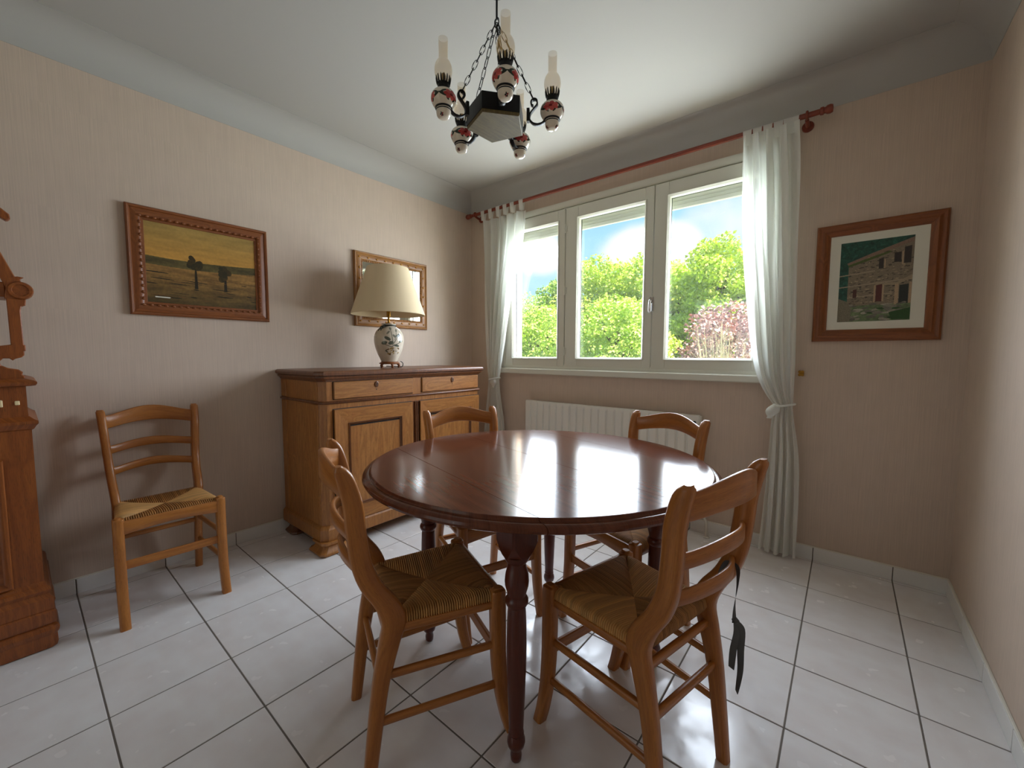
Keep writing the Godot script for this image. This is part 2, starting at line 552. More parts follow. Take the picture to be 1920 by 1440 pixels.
# ---------------------------------------------------------------- the room
func room() -> void:
	var H := 2.62
	# floor: a bed of grout with the tiles laid in it
	var b := MB.new()
	b.box(Vector3(ROOM_X / 2, -0.055, ROOM_Z / 2), Vector3(ROOM_X + 0.5, 0.107, ROOM_Z + 0.5), 0.0)
	var fl := struct("floor", "pale glazed tile floor with grey joints", b, M.grout)
	var xs := lines(0.0666, ROOM_X)
	var zs := lines(0.0333, ROOM_Z)
	var shared := {}
	var count := 0
	for i in xs.size() - 1:
		for j in zs.size() - 1:
			var sx: float = xs[i + 1] - xs[i] - 0.005
			var sz: float = zs[j + 1] - zs[j] - 0.005
			if sx < 0.008 or sz < 0.008: continue
			var key := "%d_%d_%d" % [roundi(sx * 1000), roundi(sz * 1000), rng.randi_range(0, 5)]
			if not shared.has(key):
				var t := MB.new()
				t.uvo = Vector2(rng.randf(), rng.randf())
				t.box(Vector3(0, -0.004, 0), Vector3(sx, 0.008, sz), 0.0012)
				shared[key] = t.mesh()
			put("tile", shared[key], M.tile, fl, Vector3((xs[i] + xs[i + 1]) / 2, 0, (zs[j] + zs[j + 1]) / 2))
			count += 1
	# walls
	b = MB.new()
	b.box(Vector3(-0.12, 1.25, ROOM_Z / 2), Vector3(0.24, 2.9, ROOM_Z + 0.6), 0.0)
	struct("wall_west", "beige papered wall behind the sideboard", b, M.wallpaper)
	b = MB.new()
	b.box(Vector3(ROOM_X + 0.12, 1.25, ROOM_Z / 2), Vector3(0.24, 2.9, ROOM_Z + 0.6), 0.0)
	struct("wall_east", "beige papered wall at the right edge", b, M.wallpaper)
	b = MB.new()
	wall_with_hole(b, 0.40, 2.49, 1.0, 2.365, -0.28, 0.0)
	struct("wall_north", "beige papered window wall", b, M.wallpaper)
	b = MB.new()
	wall_with_hole(b, 0.70, 2.0, 0.05, 2.15, ROOM_Z, ROOM_Z + 0.28)
	struct("wall_south", "beige papered wall behind the viewer", b, M.wallpaper)
	b = MB.new()
	b.box(Vector3(ROOM_X / 2, H + 0.1, ROOM_Z / 2), Vector3(ROOM_X + 0.6, 0.2, ROOM_Z + 0.6), 0.0)
	struct("ceiling", "white plaster ceiling", b, M.plaster)
	# coves
	var R := 0.145
	var prof := PackedVector2Array([Vector2(-0.002, 0.002), Vector2(-0.002, -R)])
	for k in 13:
		var t := PI / 2 * k / 12
		prof.append(Vector2(R - R * cos(t) * 0.985, -R + R * sin(t) * 0.985))
	prof.append(Vector2(R, 0.002))
	var sides := [[Vector3(0, H, 0), Vector3(1, 0, 0), Vector3(0, 0, 1), ROOM_Z], [Vector3(0, H, 0), Vector3(0, 0, 1), Vector3(1, 0, 0), ROOM_X], [Vector3(ROOM_X, H, 0), Vector3(-1, 0, 0), Vector3(0, 0, 1), ROOM_Z], [Vector3(0, H, ROOM_Z), Vector3(0, 0, -1), Vector3(1, 0, 0), ROOM_X]]
	var k := 1
	for s in sides:
		b = MB.new()
		b.slab(prof, s[0], Basis(s[1], Vector3.UP, s[2]), s[3])
		struct("trim_%d" % k, "white plaster cove between wall and ceiling", b, M.plaster)
		k += 1
	# skirting tiles with a line of caulk on top
	skirting("west", Vector3(0, 0, 0), Vector3(0, 0, 1), Vector3(1, 0, 0), zs)
	skirting("north", Vector3(0, 0, 0), Vector3(1, 0, 0), Vector3(0, 0, 1), xs)
	skirting("east", Vector3(ROOM_X, 0, 0), Vector3(0, 0, 1), Vector3(-1, 0, 0), zs)

func lines(first: float, stop: float) -> Array:
	var out := [0.0]
	var v := first
	while v < stop - 0.003:
		out.append(v)
		v += P
	out.append(stop)
	return out

func wall_with_hole(b: MB, x0: float, x1: float, y0: float, y1: float, z0: float, z1: float) -> void:
	var zc := (z0 + z1) / 2
	var d := z1 - z0
	b.box(Vector3((x0 - 0.3) / 2, 1.25, zc), Vector3(x0 + 0.3, 2.9, d), 0.0)
	b.box(Vector3((x1 + ROOM_X + 0.3) / 2, 1.25, zc), Vector3(ROOM_X + 0.3 - x1, 2.9, d), 0.0)
	b.box(Vector3((x0 + x1) / 2, (y0 - 0.2) / 2, zc), Vector3(x1 - x0, y0 + 0.2, d), 0.0)
	b.box(Vector3((x0 + x1) / 2, (y1 + 2.7) / 2, zc), Vector3(x1 - x0, 2.7 - y1, d), 0.0)

func skirting(side: String, o: Vector3, along: Vector3, into: Vector3, ls: Array) -> void:
	var root := struct("baseboard_" + side, "low skirting of pale tiles along the wall")
	var tot: float = ls[-1]
	for i in ls.size() - 1:
		var l: float = ls[i + 1] - ls[i] - 0.004
		if l < 0.01: continue
		var b := MB.new()
		b.uvo = Vector2(rng.randf(), rng.randf())
		b.box(o + along * (ls[i] + ls[i + 1]) / 2 + into * 0.005 + Vector3.UP * 0.036, (along * l + into * 0.010).abs() + Vector3.UP * 0.072, 0.0015)
		put("tile", b, M.skirting, root)
	var c := MB.new()
	c.box(o + along * tot / 2 + into * 0.0045 + Vector3.UP * 0.0745, (along * tot + into * 0.009).abs() + Vector3.UP * 0.007, 0.002)
	put("caulk_line", c, M.caulk, root)
	var g := MB.new()
	g.box(o + along * tot / 2 + into * 0.003 + Vector3.UP * 0.035, (along * tot + into * 0.006).abs() + Vector3.UP * 0.07, 0.0)
	put("joint_filler", g, M.grout, root)

# four mitred members round an opening, in the plane of bx and by
func mitred(b: MB, o: Vector3, bx: Vector3, by: Vector3, x0: float, x1: float, y0: float, y1: float, prof: Array, which := -1) -> void:
	# prof: (distance inwards from the outer edge, height along the normal)
	var nz := bx.cross(by)
	var c := [Vector2(x0, y0), Vector2(x1, y0), Vector2(x1, y1), Vector2(x0, y1)]
	var inn := [Vector2(1, 1), Vector2(-1, 1), Vector2(-1, -1), Vector2(1, -1)]
	for k in 4:
		if which >= 0 and k != which: continue
		var rings := []
		for e in [k, (k + 1) % 4]:
			var ring := []
			for p in prof:
				var q: Vector2 = c[e] + inn[e] * p[0]
				ring.append(o + bx * q.x + by * q.y + nz * p[1])
			rings.append(ring)
		b.loft(rings, true, true, 30.0)

func window() -> void:
	var W: Node3D = struct("window_1", "white three-part window over the radiator")
	var X := Vector3.RIGHT
	var Y := Vector3.UP
	var O := Vector3.ZERO
	var b := MB.new()
	mitred(b, O, X, Y, 0.40, 2.49, 1.04, 2.365, [[0, -0.09], [0.045, -0.09], [0.045, -0.004], [0.038, 0.004], [0.008, 0.012], [0, 0.012]])
	b.box(Vector3(1.057, 1.68, -0.045), Vector3(0.05, 1.28, 0.08), 0.002)
	put("outer_frame", b, M.window_white, W)
	var specs := [[0.436, 1.0535, 0.524, 0.986], [1.0595, 1.764, 1.174, 1.699], [1.7675, 2.456, 1.864, 2.380]]
	for k in 3:
		var s: Array = specs[k]
		b = MB.new()
		var zf := 0.008
		# stiles and rails
		b.box(Vector3((s[0] + s[2]) / 2, 1.681, -0.027 + zf / 2), Vector3(s[2] - s[0], 1.262, 0.062), 0.004)
		b.box(Vector3((s[1] + s[3]) / 2, 1.681, -0.027 + zf / 2), Vector3(s[1] - s[3], 1.262, 0.062), 0.004)
		b.box(Vector3((s[2] + s[3]) / 2, (1.05 + 1.137) / 2, -0.027 + zf / 2), Vector3(s[3] - s[2] + 0.006, 0.087, 0.061), 0.004)
		b.box(Vector3((s[2] + s[3]) / 2, (2.215 + 2.312) / 2, -0.027 + zf / 2), Vector3(s[3] - s[2] + 0.006, 0.097, 0.061), 0.004)
		mitred(b, O, X, Y, s[2] - 0.014, s[3] + 0.014, 1.123, 2.229, [[0, 0.006], [0, 0.014], [0.006, 0.016], [0.018, 0.002], [0.018, -0.03], [0, -0.03]])
		var sash := put("sash", b, M.window_white, W)
		b = MB.new()
		b.box(Vector3((s[2] + s[3]) / 2, 1.676, -0.040), Vector3(s[3] - s[2] + 0.01, 1.09, 0.004), 0.0)
		put("pane", b, M.glass, sash)
		b = MB.new()
		mitred(b, O, X, Y, s[2], s[3], 1.137, 2.215, [[0, -0.036], [0.0035, -0.036], [0.0035, -0.044], [0, -0.044]])
		put("gasket", b, M.gasket, sash)
	# hinges, handle, sill, lowered shutter edge outside
	for y in [2.152, 1.671, 1.19]:
		b = MB.new()
		b.lathe([[0.0, -0.036], [0.005, -0.034], [0.006, -0.03], [0.006, 0.03], [0.005, 0.034], [0.0, 0.036]], Vector3(1.063, y, 0.020), 10)
		b.box(Vector3(1.070, y, 0.013), Vector3(0.014, 0.05, 0.004), 0.001)
		put("hinge", b, M.window_white, W)
	b = MB.new()
	b.box(Vector3(1.7655, 1.51, 0.017), Vector3(0.028, 0.10, 0.010), 0.003)
	b.lathe([[0.011, 0.0], [0.011, 0.022], [0.009, 0.024], [0.0, 0.024]], Vector3(1.7655, 1.53, 0.02), 14, 38.0, false, Basis(X, PI / 2))
	b.tube([Vector3(1.7655, 1.533, 0.046), Vector3(1.7645, 1.50, 0.050), Vector3(1.7635, 1.462, 0.048), Vector3(1.763, 1.452, 0.044)], [0.008, 0.0085, 0.008, 0.005], 10)
	put("handle", b, M.chrome, W)
	b = MB.new()
	b.box(Vector3(1.445, 1.019, 0.018), Vector3(2.13, 0.046, 0.06), 0.006)
	put("window_sill", b, M.window_white, W)
	b = MB.new()
	b.box(Vector3(1.445, 0.998, -0.22), Vector3(2.08, 0.03, 0.22), 0.004, Basis(X, deg_to_rad(4)))
	put("outer_sill", b, M.render, W)
	b = MB.new()
	b.box(Vector3(1.445, 2.29, -0.135), Vector3(2.08, 0.24, 0.012), 0.002)
	b.box(Vector3(1.445, 2.18, -0.137), Vector3(2.08, 0.03, 0.02), 0.003)
	for y in [2.215, 2.262, 2.309]:
		b.box(Vector3(1.445, y, -0.1285), Vector3(2.08, 0.003, 0.002), 0.0)
	put("roller_shutter", b, M.shutter, W)
	# glazed door behind the viewer
	var D: Node3D = struct("door_1", "white glazed garden door behind the viewer")
	b = MB.new()
	mitred(b, Vector3(0, 0, ROOM_Z + 0.06), X, Y, 0.70, 2.0, 0.05, 2.15, [[0, -0.05], [0.06, -0.05], [0.06, 0.02], [0, 0.02]])
	b.box(Vector3(1.35, 1.1, ROOM_Z + 0.045), Vector3(0.09, 2.0, 0.06), 0.004)
	b.box(Vector3(1.35, 0.2, ROOM_Z + 0.045), Vector3(1.2, 0.2, 0.05), 0.004)
	put("door_frame", b, M.window_white, D)
	b = MB.new()
	b.box(Vector3(1.35, 1.1, ROOM_Z + 0.05), Vector3(1.19, 1.99, 0.004), 0.0)
	put("pane", b, M.glass, D)

# ---------------------------------------------------------------- radiator, rod, curtains
func radiator() -> void:
	var t := thing("radiator", "white panel radiator with upright flutes below the window", "radiator", Vector3(1.425, 0.15, 0.06))
	var b := MB.new()
	var x0 := -0.693
	var x1 := 0.693
	var y1 := 0.625
	# front sheet pressed into channels
	var rows := []
	var cols := []
	cols.append([x0, 0.0]); cols.append([x0 + 0.03, 0.0])
	var pitch := 0.063
	var cx := x0 + 0.052
	while cx < x1 - 0.03:
		cols.append([cx - 0.011, 0.0]); cols.append([cx - 0.004, -0.013]); cols.append([cx + 0.004, -0.013]); cols.append([cx + 0.011, 0.0])
		cx += pitch
	cols.append([x1 - 0.025, 0.0]); cols.append([x1, 0.0])
	for r in [[0.0, 0.0, -0.03], [0.0, 0.0, 0.0], [0.02, 0.0, 0.0], [0.035, 1.0, 0.0], [y1 - 0.035, 1.0, 0.0], [y1 - 0.02, 0.0, 0.0], [y1, 0.0, 0.0], [y1, 0.0, -0.03]]:
		var row := []
		for c in cols: row.append(Vector3(c[0], r[0], 0.025 + c[1] * r[1] + r[2]))
		rows.append(row)
	b.loft(rows, false, false, 25.0)
	b.box(Vector3(0, y1 / 2, -0.012), Vector3(x1 - x0 - 0.004, y1 - 0.004, 0.03), 0.004)
	put("panel", b, M.radiator_white, t)
	for s in [-1.0, 1.0]:
		b = MB.new()
		b.box(Vector3(s * 0.696, y1 / 2, -0.002), Vector3(0.006, y1 - 0.01, 0.05), 0.002)
		put("side_cover", b, M.radiator_white, t)
	b = MB.new()
	b.lathe([[0.008, 0], [0.010, 0.002], [0.010, 0.006], [0.0, 0.007]], Vector3(0.668, y1 - 0.045, 0.0255), 14, 38.0, false, Basis(Vector3.RIGHT, PI / 2))
	put("bleed_valve", b, M.gasket, t)
	for x in [-0.4, 0.4]:
		b = MB.new()
		b.box(Vector3(x, 0.3, -0.043), Vector3(0.03, 0.5, 0.034), 0.002)
		put("bracket", b, M.radiator_white, t)
	b = MB.new()
	b.tube(smooth([Vector3(0.64, 0.02, 0.0), Vector3(0.66, -0.02, 0.012), Vector3(0.70, -0.015, 0.022), Vector3(0.735, -0.02, 0.028), Vector3(0.757, -0.045, 0.03), Vector3(0.762, -0.085, 0.03), Vector3(0.763, -0.15, 0.03)], 5), 0.0095, 12)
	b.lathe([[0.016, -0.02], [0.016, 0.02]], Vector3(0.69, -0.014, 0.018), 10, 38.0, false, Basis(Vector3.FORWARD, PI / 2))
	b.lathe([[0.019, 0], [0.019, 0.004], [0.012, 0.008]], Vector3(0.763, -0.149, 0.03), 14)
	put("pipe", b, M.pipe_white, t)

func curtain_rod() -> void:
	var t := thing("curtain_rod", "red stained wooden curtain pole above the window", "curtain rod", Vector3(1.37, 2.433, 0.085))
	var b := MB.new()
	b.tube([Vector3(-1.30, 0, 0), Vector3(0, 0, 0), Vector3(1.30, 0, 0)], 0.0138, 16)
	put("pole", b, M.pole_red, t)
	for s in [-1.0, 1.0]:
		b = MB.new()
		b.lathe([[0.013, 0], [0.019, 0.004], [0.020, 0.016], [0.015, 0.02], [0.016, 0.026], [0.021, 0.032], [0.0225, 0.045], [0.018, 0.056], [0.0, 0.059]], Vector3(s * 1.285, 0, 0), 18, 38.0, false, Basis(Vector3.FORWARD, s * PI / 2))
		put("finial", b, M.pole_red, t)
		b = MB.new()
		b.torus(Vector3(s * 1.232 , 0, 0), Vector3(0, 0.018, 0), Vector3(0, 0, 0.018), 0.0065, 18, 8)
		b.tube([Vector3(s * 1.232, -0.018, -0.008), Vector3(s * 1.232, -0.024, -0.04), Vector3(s * 1.232, -0.024, -0.075)], [0.009, 0.010, 0.011], 12)
		b.lathe([[0.0, 0.006], [0.026, 0.004], [0.028, 0.0], [0.028, -0.006], [0.0, -0.007]], Vector3(s * 1.232, -0.024, -0.078), 20, 38.0, false, Basis(Vector3.RIGHT, PI / 2))
		put("bracket", b, M.pole_red, t)

# rows: height, left x, right x
func curtain(rows: Array, zc: float, label: String, tie_y: float, tabs: Array, folds: float, ph: float, turn_in: float) -> void:
	var mid: float = (rows[0][1] + rows[0][2]) / 2
	var t := thing("curtain", label, "curtain", Vector3(mid, 0, zc), 0.0, "tab-top voile curtains")
	var pts := []
	for r in rows: pts.append(Vector3(r[0], r[1], r[2]))
	var sm := smooth(pts, 5)
	var n := 120
	var front := []
	for p in sm:
		var w: float = p.z - p.y
		var tight := clampf(1.0 - absf(p.x - tie_y) / 0.35, 0, 1)
		var topf := clampf((p.x - 2.15) / 0.25, 0, 1)
		var amp := lerpf(0.026, 0.017, tight) * (1.0 - 0.45 * topf)
		var row := []
		for i in n + 1:
			var u := float(i) / n
			var f := sin(TAU * folds * u + ph + 0.5 * sin(p.x * 2.0)) + 0.45 * sin(TAU * folds * 2.3 * u + ph * 2.0 + p.x * 0.8)
			var z := amp * f * (1.0 if p.x < 2.39 else 0.4) + 0.02 * tight + (0.020 * topf if turn_in < 0.0 else 0.0)
			var x: float = lerpf(p.y, p.z, u) + 0.006 * sin(TAU * folds * u * 2.0 + p.x * 3.0) * (1.0 - tight)
			row.append(Vector3(x - mid, p.x, maxf(z, 0.012 - zc)))
		front.append(row)
	var b := MB.new()
	b.sheet(front)
	put("cloth", b, M.voile, t)
	# tabs looped over the pole
	for x in tabs:
		b = MB.new()
		var loop := []
		for s in [-1.0, 1.0]:
			var col := []
			for k in 15:
				var a := PI * k / 14.0
				var q := Vector3(0, 2.433 + sin(a) * 0.0165, 0.085 - zc + cos(a) * 0.0165)
				if k == 0: q = Vector3(0, 2.36, 0.085 - zc + 0.009)
				if k == 14: q = Vector3(0, 2.36, 0.085 - zc - 0.009)
				col.append(q + Vector3(x - mid + s * 0.022 * (0.8 if k in [0, 14] else 1.0), 0, 0))
			loop.append(col)
		b.sheet([loop[0], loop[1]])
		put("tab", b, M.voile, t)
	# the knot of cloth that gathers it
	b = MB.new()
	var tx := 0.0
	var cx := 0.0
	var cw := 0.1
	for p in sm:
		if absf(p.x - tie_y) < 0.03:
			cx = (p.y + p.z) / 2
			cw = p.z - p.y
			tx = lerpf(p.y, p.z, 0.15 if turn_in < 0 else 0.6)
	b.torus(Vector3(cx - mid, tie_y + 0.012, 0.014), Vector3(cw * 0.5 + 0.004, 0.010, 0), Vector3(0, 0, 0.040), 0.0065, 24, 8)
	var knot := []
	for k in 9:
		var a := float(k) / 8
		var r := 0.012 + 0.022 * sin(PI * clampf(a * 1.15, 0, 1))
		var ring := []
		for i in 12:
			var q := TAU * i / 12
			ring.append(Vector3(tx - mid - 0.004 * k * absf(turn_in) + cos(q) * r * (1.0 + 0.15 * sin(q * 3.0)), tie_y + 0.02 - 0.085 * a, 0.035 + sin(q) * r * 0.8))
		knot.append(ring)
	b.loft(knot, true, true, 60.0)
	put("tie_knot", b, M.voile, t)

func curtains() -> void:
	curtain_rod()
	curtain([[2.362, 0.217, 0.703], [2.20, 0.236, 0.690], [1.99, 0.249, 0.643], [1.735, 0.262, 0.570], [1.46, 0.274, 0.515], [1.23, 0.288, 0.474], [1.04, 0.306, 0.442], [0.93, 0.324, 0.424], [0.795, 0.306, 0.43], [0.55, 0.266, 0.456], [0.25, 0.235, 0.475], [0.022, 0.222, 0.48]], 0.07,
		"white voile curtain tied low beside the oak sideboard", 0.93, [0.24, 0.33, 0.42, 0.50, 0.58, 0.675], 5.0, 0.6, 0.0)
	curtain([[2.415, 2.306, 2.568], [2.14, 2.311, 2.588], [1.80, 2.331, 2.597], [1.51, 2.359, 2.604], [1.24, 2.389, 2.608], [1.09, 2.414, 2.610], [0.995, 2.447, 2.609], [0.935, 2.479, 2.609], [0.885, 2.513, 2.609], [0.86, 2.522, 2.610], [0.785, 2.509, 2.619], [0.60, 2.499, 2.642], [0.34, 2.488, 2.652], [0.016, 2.473, 2.656]], 0.082,
		"white voile curtain tied low beside the framed house picture", 0.868, [2.325, 2.375, 2.425, 2.475, 2.52, 2.546], 4.0, 2.1, -1.0)
	var t := thing("curtain_hook", "small brass flower-shaped curtain hook on the wall by the right curtain", "hook", Vector3(2.633, 1.06, 0.0))
	var b := MB.new()
	for k in 4:
		var a := PI / 4 + PI / 2 * k
		b.lathe([[0.0, -0.004], [0.007, -0.002], [0.008, 0.002], [0.0, 0.005]], Vector3(cos(a) * 0.009, sin(a) * 0.012, 0.034), 10, 60.0, false, Basis(Vector3.RIGHT, PI / 2))
	b.lathe([[0.0, -0.004], [0.005, 0.0], [0.0, 0.007]], Vector3(0, 0, 0.035), 10, 60.0, false, Basis(Vector3.RIGHT, PI / 2))
	put("flower", b, M.brass, t)
	b = MB.new()
	b.tube([Vector3(0, 0, 0.0), Vector3(0, 0, 0.034)], 0.004, 8)
	b.lathe([[0.012, 0.0], [0.012, 0.003], [0.0, 0.004]], Vector3.ZERO, 12, 38.0, false, Basis(Vector3.RIGHT, PI / 2))
	put("stem", b, M.brass, t)

# ---------------------------------------------------------------- table
func strip_outline(r: float, a: float, b: float, n: int) -> Array:
	# part of a disc of radius r that lies between the lines v = a and v = b
	var lo := maxf(a, -r * 0.9999)
	var hi := minf(b, r * 0.9999)
	var out := []
	for k in n + 1:
		var t := float(k) / n
		if lo < -r * 0.99: t = t * t
		elif hi > r * 0.99: t = 1.0 - (1.0 - t) * (1.0 - t)
		var v := lerpf(lo, hi, t)
		out.append(Vector2(sqrt(maxf(r * r - v * v, 0.0)), v))
	for k in n + 1:
		var q: Vector2 = out[n - k]
		out.append(Vector2(-q.x, q.y))
	return out

func table() -> void:
	var t := thing("dining_table", "round dark mahogany table with drop leaves on turned legs in the middle of the room", "table", Vector3(1.943, 0, 1.590), -deg_to_rad(15.3))
	var prof := [[0.581, 0.770], [0.5835, 0.7693], [0.585, 0.7625], [0.588, 0.760], [0.594, 0.7605], [0.602, 0.7585], [0.608, 0.753], [0.610, 0.746], [0.607, 0.739], [0.600, 0.735], [0.592, 0.734], [0.55, 0.734]]
	var cuts := [-0.62, -0.362, 0.0, 0.365, 0.62]
	for k in 4:
		var b := MB.new()
		b.uvo = Vector2(k * 0.27, k * 0.4)
		var a: float = cuts[k] + 0.0009
		var e: float = cuts[k + 1] - 0.0009
		var rings := []
		for p in prof:
			var ring := []
			for q in strip_outline(p[0], a, e, 40):
				var w := Vector2(0.579, -0.816)
				var s: float = q.dot(w) * 0.036
				var r: float = q.dot(w.orthogonal()) * -0.022
				var f2: Vector2 = q + w * s + w.orthogonal() * r
				ring.append(Vector3(f2.x, p[1], f2.y))
			rings.append(ring)
		b.loft(rings, true, false, 30.0)
		for e2 in [0, rings.size() - 1]:
			var f: Array = rings[e2].duplicate()
			b.flat_poly(f, Vector3.FORWARD, Vector3.RIGHT, Vector3.UP if e2 == 0 else Vector3.DOWN)
		put("leaf" if k in [0, 3] else "top_board", b, M.mahogany, t)
	# frame rails between the legs
	for s in [-1.0, 1.0]:
		var b := MB.new()
		b.box(Vector3(0, 0.693, s * 0.318), Vector3(0.53, 0.082, 0.022), 0.003)
		put("apron", b, M.mahogany_leg, t)
		b = MB.new()
		b.box(Vector3(s * 0.300, 0.693, 0), Vector3(0.022, 0.082, 0.56), 0.003)
		put("apron", b, M.mahogany_leg, t)
	var leg := MB.new()
	leg.lathe([[0.0, 0.0], [0.012, 0.001], [0.0155, 0.006], [0.0165, 0.02], [0.0145, 0.033], [0.016, 0.038], [0.023, 0.046], [0.026, 0.058], [0.0255, 0.068], [0.022, 0.078], [0.0205, 0.083], [0.0225, 0.087], [0.0205, 0.092],
		[0.0215, 0.12], [0.0245, 0.19], [0.0275, 0.28], [0.0285, 0.35], [0.0275, 0.41], [0.0255, 0.45], [0.0248, 0.462], [0.029, 0.466], [0.0325, 0.474], [0.0325, 0.482], [0.029, 0.489], [0.0255, 0.493], [0.0275, 0.503],
		[0.0325, 0.520], [0.034, 0.536], [0.0325, 0.553], [0.028, 0.570], [0.0258, 0.580], [0.0258, 0.588], [0.030, 0.592], [0.0345, 0.600], [0.040, 0.612]], Vector3.ZERO, 24, 34.0)
	# square block on top, its lower corners rounded off
	var rings := []
	for p in [[0.030, 0.596, 0.029], [0.036, 0.604, 0.032], [0.041, 0.616, 0.026], [0.043, 0.632, 0.016], [0.0435, 0.650, 0.006], [0.0435, 0.7335, 0.004]]:
		rings.append(rect_ring(Vector3(0, p[1], 0), Vector3(p[0], 0, 0), Vector3(0, 0, p[0]), p[2]))
	leg.loft(rings, true, true, 30.0)
	var lm := leg.mesh()
	for sx in [-1.0, 1.0]:
		for sz in [-1.0, 1.0]:
			put("leg", lm, M.mahogany_leg, t, Vector3(sx * 0.300, 0, sz * 0.318))

# ---------------------------------------------------------------- chairs
func rush_seat() -> MB:
	var b := MB.new()
	var y0 := 0.452
	var c := [Vector3(0.172, y0, 0.172), Vector3(-0.172, y0, 0.172), Vector3(-0.150, y0, -0.122), Vector3(0.150, y0, -0.122)]
	var o := Vector3(0, y0 - 0.006, 0.01)
	var r2 := RandomNumberGenerator.new()
	r2.seed = 77
	for k in 4:
		var pa: Vector3 = c[k]
		var pb: Vector3 = c[(k + 1) % 4]
		var mid := (pa + pb) / 2.0
		var out := (mid - o); out.y = 0
		out = Vector3(pb.z - pa.z, 0, -(pb.x - pa.x)).normalized()
		if out.dot(mid - o) < 0: out = -out
		var n := 44
		var cols := []
		for i in n * 3 + 1:
			var s := clampf(float(i) / (n * 3), 0.004, 0.996)
			var ridge := 0.0022 if i % 3 != 0 else -0.0058
			var rp := pa.lerp(pb, s)
			var dp: Vector3 = pa.lerp(o, minf(2.0 * s, 1.0)) if s <= 0.5 else pb.lerp(o, minf(2.0 * (1.0 - s), 1.0))
			var col := []
			var a: Vector3 = rp - out * 0.006
			col.append(rp - out * 0.022 + Vector3.DOWN * 0.036)
			col.append(rp + out * (0.006 + ridge) + Vector3.DOWN * 0.032)
			col.append(rp + out * (0.013 + ridge) + Vector3.DOWN * 0.016)
			col.append(rp + out * (0.009 + ridge * 0.7) + Vector3.UP * (-0.001 + ridge))
			col.append(a + Vector3.UP * (0.006 + ridge))
			for e in [0.35, 0.7]:
				col.append(a.lerp(dp, e) + Vector3.UP * (0.006 * (1.0 - e) + ridge * (1.0 - 0.3 * e) + 0.003 * sin(PI * e)))
			col.append(dp + Vector3.UP * (ridge * 0.3 - 0.002))
			cols.append(col)
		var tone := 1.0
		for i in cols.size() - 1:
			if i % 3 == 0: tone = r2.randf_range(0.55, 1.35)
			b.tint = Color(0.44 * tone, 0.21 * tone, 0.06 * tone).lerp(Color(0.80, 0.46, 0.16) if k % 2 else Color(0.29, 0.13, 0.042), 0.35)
			for j in cols[i].size() - 1:
				b.quad(cols[i][j], cols[i + 1][j], cols[i + 1][j + 1], cols[i][j + 1], Vector2.ZERO, Vector2.ZERO, Vector2.ZERO, Vector2.ZERO, 1 + k * 200 + i / 3)
	b.tint = Color(0.2, 0.12, 0.05)
	var u := []
	for p in c: u.append(p.lerp(o, 0.05) + Vector3.DOWN * 0.03)
	b.flat_poly(u, Vector3.RIGHT, Vector3.FORWARD, Vector3.DOWN)
	return b

var rear_path := [Vector3(-0.192, 0.0, 0.016), Vector3(-0.178, 0.12, 0.0185), Vector3(-0.158, 0.27, 0.022), Vector3(-0.134, 0.38, 0.028), Vector3(-0.120, 0.44, 0.032), Vector3(-0.138, 0.495, 0.032), Vector3(-0.176, 0.555, 0.0285), Vector3(-0.200, 0.62, 0.0255), Vector3(-0.211, 0.70, 0.0245), Vector3(-0.218, 0.78, 0.024), Vector3(-0.233, 0.845, 0.022), Vector3(-0.244, 0.873, 0.017), Vector3(-0.250, 0.886, 0.007)]

func rear_z(y: float) -> float:
	for k in rear_path.size() - 1:
		if y <= rear_path[k + 1].y:
			return lerpf(rear_path[k].x, rear_path[k + 1].x, (y - rear_path[k].y) / (rear_path[k + 1].y - rear_path[k].y))
	return rear_path[-1].x

func rear_x(y: float) -> float:
	return 0.157 if y < 0.44 else lerpf(0.157, 0.181, (y - 0.44) / 0.44)

func chair_slat(y0: float, h_end: float, h_mid: float, arch0: float, arch1: float, bow: float, th: float) -> MB:
	# y0: lower edge at the ends; arch0 / arch1 lift the lower and the upper edge in the middle
	var b := MB.new()
	b.uvo = Vector2(y0 * 3.0, y0)
	var rings := []
	for k in 17:
		var u := lerpf(-1.0, 1.0, k / 16.0)
		var f := cos(u * PI / 2)
		var lo := y0 + arch0 * f
		var hi := y0 + h_end + arch1 * pow(f, 1.5)
		var xm := rear_x((lo + hi) / 2) - 0.008
		var z := rear_z((lo + hi) / 2) - bow * (1.0 - u * u) - 0.002
		rings.append(rect_ring(Vector3(u * xm, (lo + hi) / 2, z), Vector3(0, (hi - lo) / 2, 0), Vector3(0, 0, th / 2), 0.004))
	b.loft(rings, true, true, 50.0)
	return b

